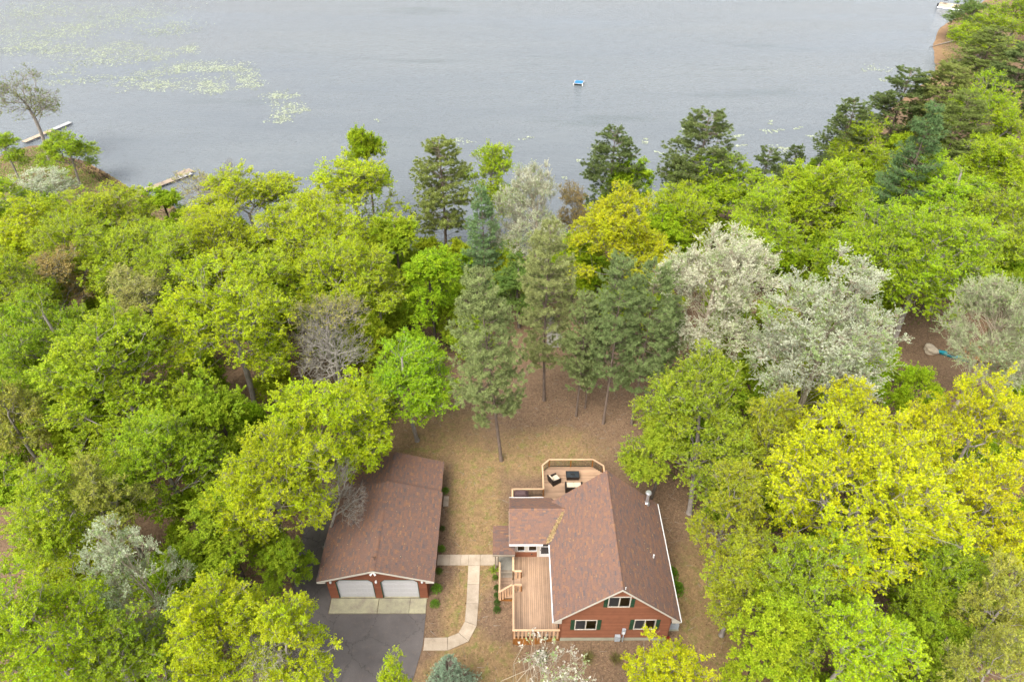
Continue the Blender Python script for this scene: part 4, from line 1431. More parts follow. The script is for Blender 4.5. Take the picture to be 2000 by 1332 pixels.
# ------------------------------------------------------------------ vegetation generators
def unit(a):
    return a / np.maximum(np.linalg.norm(a, axis=-1, keepdims=True), 1e-9)

def frusta(p0, p1, r0, r1, k):
    """tapered prisms for all edges at once"""
    d = unit(p1 - p0)
    ref = np.where(np.abs(d[:, 2:3]) > .9, np.array([[1., 0, 0]]), np.array([[0, 0, 1.]]))
    u = unit(np.cross(d, ref)); w = np.cross(d, u)
    an = np.arange(k) * 2 * np.pi / k
    ring = u[:, None, :] * np.cos(an)[None, :, None] + w[:, None, :] * np.sin(an)[None, :, None]
    V = np.concatenate([p0[:, None] + ring * r0[:, None, None], p1[:, None] + ring * r1[:, None, None]], 1)   # E,2k,3
    E = len(p0)
    b = (np.arange(E) * 2 * k)[:, None]
    c = np.arange(k)[None]; e = (np.arange(k)[None] + 1) % k
    F = np.stack([b + c, b + e, b + k + e, b + k + c], 2).reshape(-1, 4)
    return V.reshape(-1, 3), F

class Wood:
    def __init__(s): s.V, s.F, s.n = [], [], 0
    def add(s, p0, p1, r0, r1, k):
        if len(p0) == 0: return
        V, F = frusta(np.asarray(p0, float), np.asarray(p1, float), np.asarray(r0, float), np.asarray(r1, float), k)
        s.V.append(V); s.F.append(F + s.n); s.n += len(V)
    def edges(s, p0, p1, r0, r1):
        p0, p1, r0, r1 = map(np.asarray, (p0, p1, r0, r1))
        for lo, hi, k in ((.12, 9, 9), (.04, .12, 6), (.018, .04, 4), (0, .018, 3)):
            m = (r0 >= lo) & (r0 < hi)
            s.add(p0[m], p1[m], r0[m], r1[m], k)
    def mesh(s, name, mat):
        return np_mesh(name, np.concatenate(s.V), np.concatenate(s.F), mat)

def grow(pts, trunk, bf):
    """greedy branching: each point joins the node with the least distance + bf * path length"""
    T = np.array(trunk); nT = len(T)
    N = np.concatenate([T, pts]); n = len(pts)
    par = np.full(len(N), -1); pl = np.zeros(len(N))
    for i in range(1, nT):
        par[i] = i - 1; pl[i] = pl[i - 1] + np.linalg.norm(T[i] - T[i - 1]) * .75
    D = np.linalg.norm(pts[:, None] - T[None], axis=2) + bf * pl[None, :nT]
    # limbs rise from the trunk: attaching above one's own height is dear
    D += np.clip(T[None, :, 2] - pts[:, None, 2] + .3, 0, None) * 1.5
    best = D.argmin(1); cost = D.min(1)
    done = np.zeros(n, bool)
    order = np.zeros(n, int)
    remap = {}
    outN = [t for t in T]; outP = list(par[:nT]); idx_of = -np.ones(n, int)
    for k in range(n):
        i = int(np.argmin(np.where(done, 1e9, cost)))
        done[i] = True
        j = len(outN)
        pa = best[i] if best[i] < nT else idx_of[best[i] - nT]
        outN.append(pts[i]); outP.append(int(pa)); idx_of[i] = j
        plen = (pl[best[i]]) + np.linalg.norm(pts[i] - N[best[i]])
        pl[nT + i] = plen
        d = np.linalg.norm(pts - pts[i], axis=1) + bf * plen + np.clip(pts[i, 2] - pts[:, 2] - .2, 0, None) * .8
        m = (d < cost) & ~done
        cost[m] = d[m]; best[m] = nT + i
    return np.array(outN), np.array(outP)

def leaf_tris(c, a, nrm, L, Wd):
    """small pointed leaves: c base, a axis, nrm normal"""
    sd = np.cross(nrm, a) * (Wd * .62)[:, None]
    tip = c + a * L[:, None]
    return np.stack([c + sd * .25 - a * (L * .05)[:, None], tip, c + a * (L * .42)[:, None] - sd], 1).reshape(-1, 3)

class Leaves:
    def __init__(s): s.V, s.t, s.h = [], [], []
    def add(s, c, a, nrm, L, Wd, tint, hue):
        s.V.append(leaf_tris(c, a, nrm, L, Wd)); s.t.append(tint); s.h.append(hue)
    def mesh(s, name, mat):
        V = np.concatenate(s.V)
        F = np.arange(len(V)).reshape(-1, 3)
        return np_mesh(name, V, F, mat, np.concatenate(s.t), np.concatenate(s.h))

def broadleaf(seed, H, Rc, base=.34, npts=430, lobes=13, bf=.35, twigs=9, tw_len=(.35, .75), ros=2, per=6, leafL=.17, leafW=.11,
              up=.35, droop=.1, tipr=.011, trunk_r=.2, conic=0.0, bare=0.0, tilt=.6, flat=.85, lobe_r=(.30, .46)):
    """tree with crown from base*H to H and radius Rc, built of lobes of twigs with leaf rosettes"""
    g = np.random.default_rng(seed)
    zc, ra = H * (base + 1) / 2, H * (1 - base) / 2
    # lobes on the crown shell
    lc = []
    while len(lc) < lobes:
        d = unit(g.normal(size=3))
        if d[2] < -.55: continue
        k = g.uniform(.45, .74)
        w = 1 - conic * max(0, d[2]) * .5
        lc.append((d[0] * Rc * k * w, d[1] * Rc * k * w, zc + d[2] * ra * min(.8, k * 1.08)))
    lc.append((0, 0, zc + ra * .35))
    lc = np.array(lc)
    lr = g.uniform(*lobe_r, len(lc)) * Rc
    pts = []
    while len(pts) < npts:
        i = g.integers(len(lc))
        d = unit(g.normal(size=3)); rr = g.random() ** .4
        p = lc[i] + d * lr[i] * rr * np.array([1, 1, flat])
        q = np.array([p[0] / Rc, p[1] / Rc, (p[2] - zc) / ra])
        if q @ q > 1.0 or p[2] < H * base * .9: continue
        pts.append(p)
    pts = np.array(pts)
    # trunk with slight sweep
    hT = H * (.62 if conic == 0 else .85)
    zz = np.linspace(0, hT, 9)
    sw = g.normal(size=(2, 2)) * .35
    trunk = np.stack([sw[0, 0] * np.sin(zz / hT * 2.2) * .8, sw[0, 1] * np.sin(zz / hT * 2.6) * .8, zz], 1)
    N, Pn = grow(pts, trunk, bf)
    n = len(N)
    # tip counts
    cnt = np.zeros(n); kids = np.zeros(n, int)
    for i in range(n):
        if Pn[i] >= 0: kids[Pn[i]] += 1
    cnt[kids == 0] = 1
    for i in range(n - 1, 0, -1):
        cnt[Pn[i]] += cnt[i]
    rad = tipr * np.maximum(cnt, 1) ** .5
    rad = rad * min(1.0, trunk_r / rad[0]) if rad[0] > trunk_r else rad
    rad[:9] = np.maximum(rad[:9], np.linspace(trunk_r, trunk_r * .45, 9))
    wd = Wood()
    p0, p1, r0, r1 = [], [], [], []
    for i in range(1, n):
        a, b = N[Pn[i]], N[i]
        ra0 = rad[i] if i >= 9 else rad[Pn[i]]
        L = np.linalg.norm(b - a)
        if i < 9 or L < .5:
            p0.append(a); p1.append(b); r0.append(ra0 if i >= 9 else rad[Pn[i]]); r1.append(rad[i] * .92)
        else:
            ks = 3 if L > 1.6 else 2
            bend = g.normal(size=3) * .10 * L; bend[2] += .06 * L
            q = a
            for k in range(1, ks + 1):
                t = k / ks
                m = a + (b - a) * t + bend * math.sin(math.pi * t)
                p0.append(q); p1.append(m); r0.append(ra0 * (1.12 - .12 * (t - 1 / ks))); r1.append(ra0 * (1.12 - .2 * t))
                q = m
    # root flare
    p0.append(np.array([0, 0, -.6])); p1.append(np.array([0, 0, .35])); r0.append(trunk_r * 1.7); r1.append(trunk_r * 1.02)
    wd.edges(p0, p1, r0, r1)
    # twigs and leaves at every outer node
    nodes = np.arange(9, n)
    wgt = np.where(kids[nodes] == 0, 1.0, .55)
    sel = nodes[g.random(len(nodes)) < wgt]
    ntw = np.maximum(2, (twigs * np.where(kids[sel] == 0, 1.15, .6))).astype(int)
    src = np.repeat(sel, ntw)
    out = N[src] - np.array([0, 0, zc * .92])
    dirs = unit(unit(out) * .75 + g.normal(size=(len(src), 3)) * .75 + np.array([0, 0, up]))
    ln = g.uniform(*tw_len, len(src))
    st = N[src] + g.normal(size=(len(src), 3)) * .05
    en = st + dirs * ln[:, None]
    wd.add(st, en, np.full(len(st), tipr * .75), np.full(len(st), tipr * .35), 3)
    lv = Leaves()
    clump_t = g.random(n); clump_h = g.random(n)
    keep = g.random(len(src)) >= bare
    src, st, en, dirs = src[keep], st[keep], en[keep], dirs[keep]
    for k in range(ros):
        f = 1.0 - k * (.75 / max(ros, 1)) * g.uniform(.8, 1.2, len(src))
        c = st + (en - st) * f[:, None]
        c = np.repeat(c, per, 0); ax = np.repeat(dirs, per, 0); sc = np.repeat(src, per)
        m = len(c)
        rnd = unit(g.normal(size=(m, 3)) * np.array([1, 1, .55]))
        a = unit(rnd * 1.0 + ax * .55 + np.array([0, 0, -droop]))
        nr = unit(g.normal(size=(m, 3)) * tilt + np.array([0, 0, 1.0]) + .25 * ax)
        nr = unit(nr - a * (nr * a).sum(1, keepdims=True))
        L = leafL * g.uniform(.5, 1.3, m)
        t = np.clip(.45 * clump_t[sc] + .55 * g.random(m), 0, 1)
        h = np.clip(.6 * clump_h[sc] + .4 * g.random(m), 0, 1)
        lv.add(c + a * .02, a, nr, L, leafW / leafL * L * 1.25, t, h)
    return wd, lv

def needles(lv_list, c, ax, g, per, L, Wd, spread, clump):
    """tufts of thin blades (triangles) at c pointing round ax"""
    m = len(c) * per
    cc = np.repeat(c, per, 0); aa = np.repeat(ax, per, 0)
    a = unit(aa * spread + g.normal(size=(m, 3)))
    sd = unit(np.cross(a, g.normal(size=(m, 3))))
    LL = L * g.uniform(.7, 1.2, m)
    V = np.stack([cc - sd * Wd * .5, cc + sd * Wd * .5, cc + a * LL[:, None]], 1).reshape(-1, 3)
    t = np.clip(.55 * np.repeat(clump, per) + .45 * g.random(m), 0, 1)
    lv_list.append((V, t, g.random(m)))

def needle_mesh(name, lst):
    V = np.concatenate([q[0] for q in lst])
    F = np.arange(len(V)).reshape(-1, 3)
    return np_mesh(name, V, F, 'needle', np.concatenate([q[1] for q in lst]), np.concatenate([q[2] for q in lst]))

def conifer(seed, H, Rc, base=.4, whorl=.55, nb=5, prof='round', rise=.25, tuft=.2, per=22, tw=.28, blade=.034, trunk_r=.17, dead=6, spread=.8, sub=1.0):
    g = np.random.default_rng(seed)
    wd = Wood(); ls = []
    zz = np.linspace(-.5, H, 16)
    swx, swy = g.normal(0, .18, 2)
    def tx(z): return np.array([swx * np.sin(z / H * 3), swy * np.sin(z / H * 2.4), z])
    tr = trunk_r * (1 - zz / H * .88) ; tr[0] *= 1.35
    tp = np.array([tx(z) for z in zz])
    wd.add(tp[:-1], tp[1:], tr[:-1], tr[1:], 9)
    z = H * base
    P0, P1, R0, R1, C, A, CL = [], [], [], [], [], [], []
    while z < H - .15:
        t = (z - H * base) / (H * (1 - base))
        if prof == 'round': ln = Rc * min(1, .62 + 1.4 * t) * (1 - max(0, t - .25) ** 1.9 * 1.25)
        elif prof == 'plume': ln = Rc * (1 - t) ** .75 * (.75 + .35 * math.sin(t * 17) ** 2) * min(1, .55 + 2.5 * t)
        else: ln = Rc * (1 - t) ** .92
        ln = max(ln, .35)
        for b in range(nb):
            if g.random() < .08: continue
            an = g.uniform(0, 2 * np.pi)
            L = ln * g.uniform(.62, 1.12)
            rs_ = rise + .45 * t + g.normal(0, .1)
            d = np.array([math.cos(an), math.sin(an), 0])
            o = tx(z + g.uniform(-.25, .25))
            k = 5
            prev = o
            pts = []
            for i in range(1, k + 1):
                s = i / k
                q = o + d * L * s + np.array([0, 0, L * (rs_ * s * .6 + .22 * s * s - .12 * s)]) + g.normal(size=3) * .03
                P0.append(prev); P1.append(q); R0.append(.016 + .02 * L * .25 * (1.1 - s)); R1.append(.012 + .016 * L * .25 * (1 - s))
                prev = q; pts.append(q)
            dirn = unit(pts[-1] - pts[-2])
            C.append(pts[-1]); A.append(dirn); CL.append(g.random())
            nsub = int((4 + L * 3.2) * sub)
            for q in range(nsub):
                s = g.uniform(.36, .98)
                i = min(k - 1, int(s * k)); f = s * k - i
                a = pts[i - 1] if i > 0 else o
                base_p = a + (pts[i] - a) * f
                side = np.cross(d, [0, 0, 1]) * (1 if q % 2 else -1)
                sd = unit(side * g.uniform(.5, 1) + dirn * g.uniform(.3, .8) + np.array([0, 0, g.uniform(-.05, .45)]))
                sl = tw * g.uniform(.5, 1.5) * (1.25 - .5 * s) * (1 + .25 * L)
                e = base_p + sd * sl
                P0.append(base_p); P1.append(e); R0.append(.010); R1.append(.006)
                cl = g.random()
                C.append(e); A.append(unit(sd + np.array([0, 0, .35]))); CL.append(cl)
                if sl > .45:
                    C.append(base_p + sd * sl * .55 + g.normal(size=3) * .06); A.append(unit(sd + np.array([0, 0, .6]))); CL.append(cl)
        z += whorl * g.uniform(.7, 1.3)
    C.append(tx(H)); A.append(np.array([0, 0, 1.])); CL.append(.9)
    for b in range(dead):                        # dead stubs below the crown
        an = g.uniform(0, 2 * np.pi); z = H * g.uniform(base * .55, base)
        o = tx(z); e = o + np.array([math.cos(an), math.sin(an), g.uniform(-.3, .1)]) * g.uniform(.5, 1.5)
        P0.append(o); P1.append(e); R0.append(.022); R1.append(.008)
    wd.edges(P0, P1, R0, R1)
    needles(ls, np.array(C), np.array(A), g, per, tuft, blade, spread, np.array(CL))
    return wd, ls

PROTO = {}
def put_proto(kind, H, Rc, wood_mesh, leaf_mesh):
    PROTO.setdefault(kind, []).append((H, Rc, wood_mesh, leaf_mesh))

def proto_broad(kind, bark, leafm, seeds, **kw):
    for s in seeds:
        wd, lv = broadleaf(s, **kw)
        put_proto(kind, kw['H'], kw['Rc'], wd.mesh(kind + '_wood', bark), lv.mesh(kind + '_crown', leafm) if lv.V else None)

proto_broad('oak', 'bark_oak', 'leaf', (1, 2, 3), H=17, Rc=5.4, base=.22, npts=660, lobes=22, twigs=12, ros=3, per=6, leafL=.145, leafW=.10, bare=.2, trunk_r=.26, tw_len=(.4, .95), tipr=.014)
proto_broad('oak', 'bark_oak', 'leaf', (4, 5, 6), H=15, Rc=3.3, base=.18, npts=440, lobes=16, twigs=11, ros=3, per=6, leafL=.12, leafW=.08, bare=.2, trunk_r=.2, tw_len=(.3, .7), tipr=.012)
proto_broad('maple', 'bark_oak', 'leaf', (11, 12), H=17, Rc=5.6, base=.10, npts=660, lobes=24, bf=.6, twigs=11, ros=4, per=5, leafL=.14, leafW=.10, bare=.12, up=.7, trunk_r=.24, conic=.6, lobe_r=(.26, .4), tw_len=(.4, 1.0), tipr=.013)
proto_broad('maple', 'bark_dark', 'leaf', (13, 14), H=13, Rc=3.3, base=.08, npts=420, lobes=18, bf=.6, twigs=10, ros=4, per=5, leafL=.13, leafW=.09, up=.6, trunk_r=.17, conic=.6, lobe_r=(.28, .42), tw_len=(.3, .75))
proto_broad('sapling', 'bark_dark', 'leaf', (15, 16, 17), H=6, Rc=2.9, base=.02, npts=220, lobes=14, bf=.6, twigs=10, ros=4, per=5, leafL=.14, leafW=.10, up=.6, trunk_r=.08, conic=.3, lobe_r=(.28, .42), tw_len=(.35, .85), tipr=.009)
proto_broad('aspen', 'bark_aspen', 'leaf_white', (21, 22), H=21, Rc=5.4, base=.16, npts=660, lobes=30, bf=.95, twigs=13, ros=4, per=7, leafL=.08, leafW=.065, bare=.15, up=.8, trunk_r=.24, tipr=.021, tilt=1.2, tw_len=(.35, 1.1), lobe_r=(.34, .48))
proto_broad('blossom', 'bark_aspen', 'leaf_white', (23,), H=12, Rc=4.0, base=.12, npts=420, lobes=14, bf=.8, twigs=9, ros=4, per=5, leafL=.085, leafW=.07, up=.6, trunk_r=.16, tilt=1.2, tipr=.016, bare=.2)
proto_broad('aspenbare', 'bark_aspen', 'leaf_white', (24,), H=18, Rc=3.2, base=.35, npts=200, lobes=12, bf=1.6, twigs=4, ros=2, per=3, leafL=.11, leafW=.09, up=1.6, trunk_r=.17, tipr=.018, tilt=1.2, bare=.45)
proto_broad('sparse', 'bark_oak', 'leaf', (31, 32), H=14, Rc=4.2, base=.2, npts=360, lobes=13, bf=.6, twigs=8, ros=2, per=4, leafL=.13, leafW=.09, up=.5, trunk_r=.2, tipr=.018, bare=.55)
proto_broad('bare', 'bark_grey', 'leaf', (33, 34), H=13, Rc=3.6, base=.2, npts=360, lobes=10, bf=.5, twigs=8, ros=1, per=2, leafL=.08, leafW=.06, up=.4, trunk_r=.17, tipr=.014, bare=.93)
proto_broad('bud', 'bark_grey', 'leaf', (35, 36), H=14, Rc=3.6, base=.15, npts=400, lobes=13, bf=.7, twigs=10, ros=2, per=4, leafL=.125, leafW=.09, up=.9, trunk_r=.17, tipr=.013, bare=.1, tilt=1.0)
for sd_ in (41, 42, 43):
    wd, ls = conifer(sd_, 19, 3.2, base=.28, whorl=.48, nb=5, prof='round', rise=.10, tuft=.24, per=46, tw=.46, blade=.042, sub=.92, spread=.35)
    put_proto('redpine', 19, 3.2, wd.mesh('redpine_wood', 'bark_pine'), needle_mesh('redpine_crown', ls))
for sd_ in (44,):
    wd, ls = conifer(sd_, 18, 4.2, base=.10, whorl=.5, nb=6, prof='plume', rise=.05, tuft=.22, per=22, tw=.42, blade=.034, sub=1.7, spread=1.0)
    put_proto('whitepine', 18, 4.2, wd.mesh('whitepine_wood', 'bark_pine'), needle_mesh('whitepine_crown', ls))
wd, ls = conifer(45, 6.0, 2.0, base=.04, whorl=.24, nb=8, prof='cone', rise=-.05, tuft=.13, per=16, tw=.26, blade=.024, sub=2.3, spread=1.3, dead=0, trunk_r=.1)
put_proto('spruce', 6.0, 2.0, wd.mesh('spruce_wood', 'bark_pine'), needle_mesh('spruce_crown', ls))

LEAFCOL = {
    'yg': (.430, .490, .012), 'ygd': (.385, .450, .020), 'ygd2': (.310, .400, .018), 'by': (.500, .500, .010), 'ygo': (.410, .425, .024),
    'lime': (.370, .465, .014), 'limeb': (.320, .440, .014), 'mid': (.350, .440, .018), 'mid2': (.295, .380, .018), 'midg': (.185, .265, .050),
    'gold': (.510, .500, .014), 'gold2': (.400, .410, .065), 'lgorange': (.335, .395, .026), 'orange': (.380, .275, .090), 'cream': (.430, .420, .125),
    'brown': (.310, .225, .085), 'tan': (.410, .370, .085), 'olive': (.210, .250, .038), 'grey': (.28, .25, .21),
    'white': (.58, .60, .44), 'white2': (.50, .55, .36), 'white3': (.62, .57, .48), 'cream2': (.44, .49, .28),
    'pine': (.205, .240, .055), 'pined': (.140, .180, .050), 'pineo': (.290, .320, .115), 'pineg': (.235, .285, .100), 'wpine': (.210, .305, .115), 'wpined': (.130, .210, .075),
    'spruce': (.300, .390, .260),
}
NAMES = {'oak': ('oak_tree', 'tree'), 'maple': ('maple_tree', 'tree'), 'aspen': ('aspen_tree', 'tree'), 'aspenbare': ('aspen_tree', 'tree'), 'blossom': ('flowering_tree', 'tree'),
         'sparse': ('half_bare_tree', 'tree'), 'bare': ('bare_tree', 'tree'), 'bud': ('budding_tree', 'tree'), 'redpine': ('pine_tree', 'pine tree'), 'whitepine': ('pine_tree', 'pine tree'), 'spruce': ('spruce_tree', 'spruce'), 'sapling': ('sapling', 'sapling')}
tr = random.Random(7)
used = {}
def plant(kind, x, y, h, r, colour, label, group=None, lean=None):
    cand = sorted(PROTO[kind], key=lambda q: abs(math.log(q[1] / r)))
    cand = [c for c in cand if abs(math.log(c[1] / r)) < abs(math.log(cand[0][1] / r)) + .12]
    used[kind] = used.get(kind, -1) + 1
    H, Rc, wm, lm = cand[used[kind] % len(cand)]
    nm, cat = NAMES[kind]
    root = empty(nm, (x, y, gz(x, y)), label, cat, group)
    rz = tr.uniform(0, 2 * math.pi)
    root.scale = (r / Rc, r / Rc, h / H)
    root.rotation_euler = (0, 0, rz)
    if lean:
        dx, dy = lean                      # where the crown centre stands relative to the foot
        v = Vector((dx, dy, .7 * h)).normalized()
        q = Vector((0, 0, 1)).rotation_difference(v) @ Euler((0, 0, rz)).to_quaternion()
        root.rotation_euler = q.to_euler()
    t = bpy.data.objects.new('trunk', wm); COL.objects.link(t); t.parent = root
    if lm is not None:
        c = bpy.data.objects.new('crown', lm); COL.objects.link(c); c.parent = root
        j = tr.uniform(.92, 1.08)
        cc = LEAFCOL[colour]
        c.color = (cc[0] * j * tr.uniform(.96, 1.05), cc[1] * j, cc[2] * j, 1)
    return root

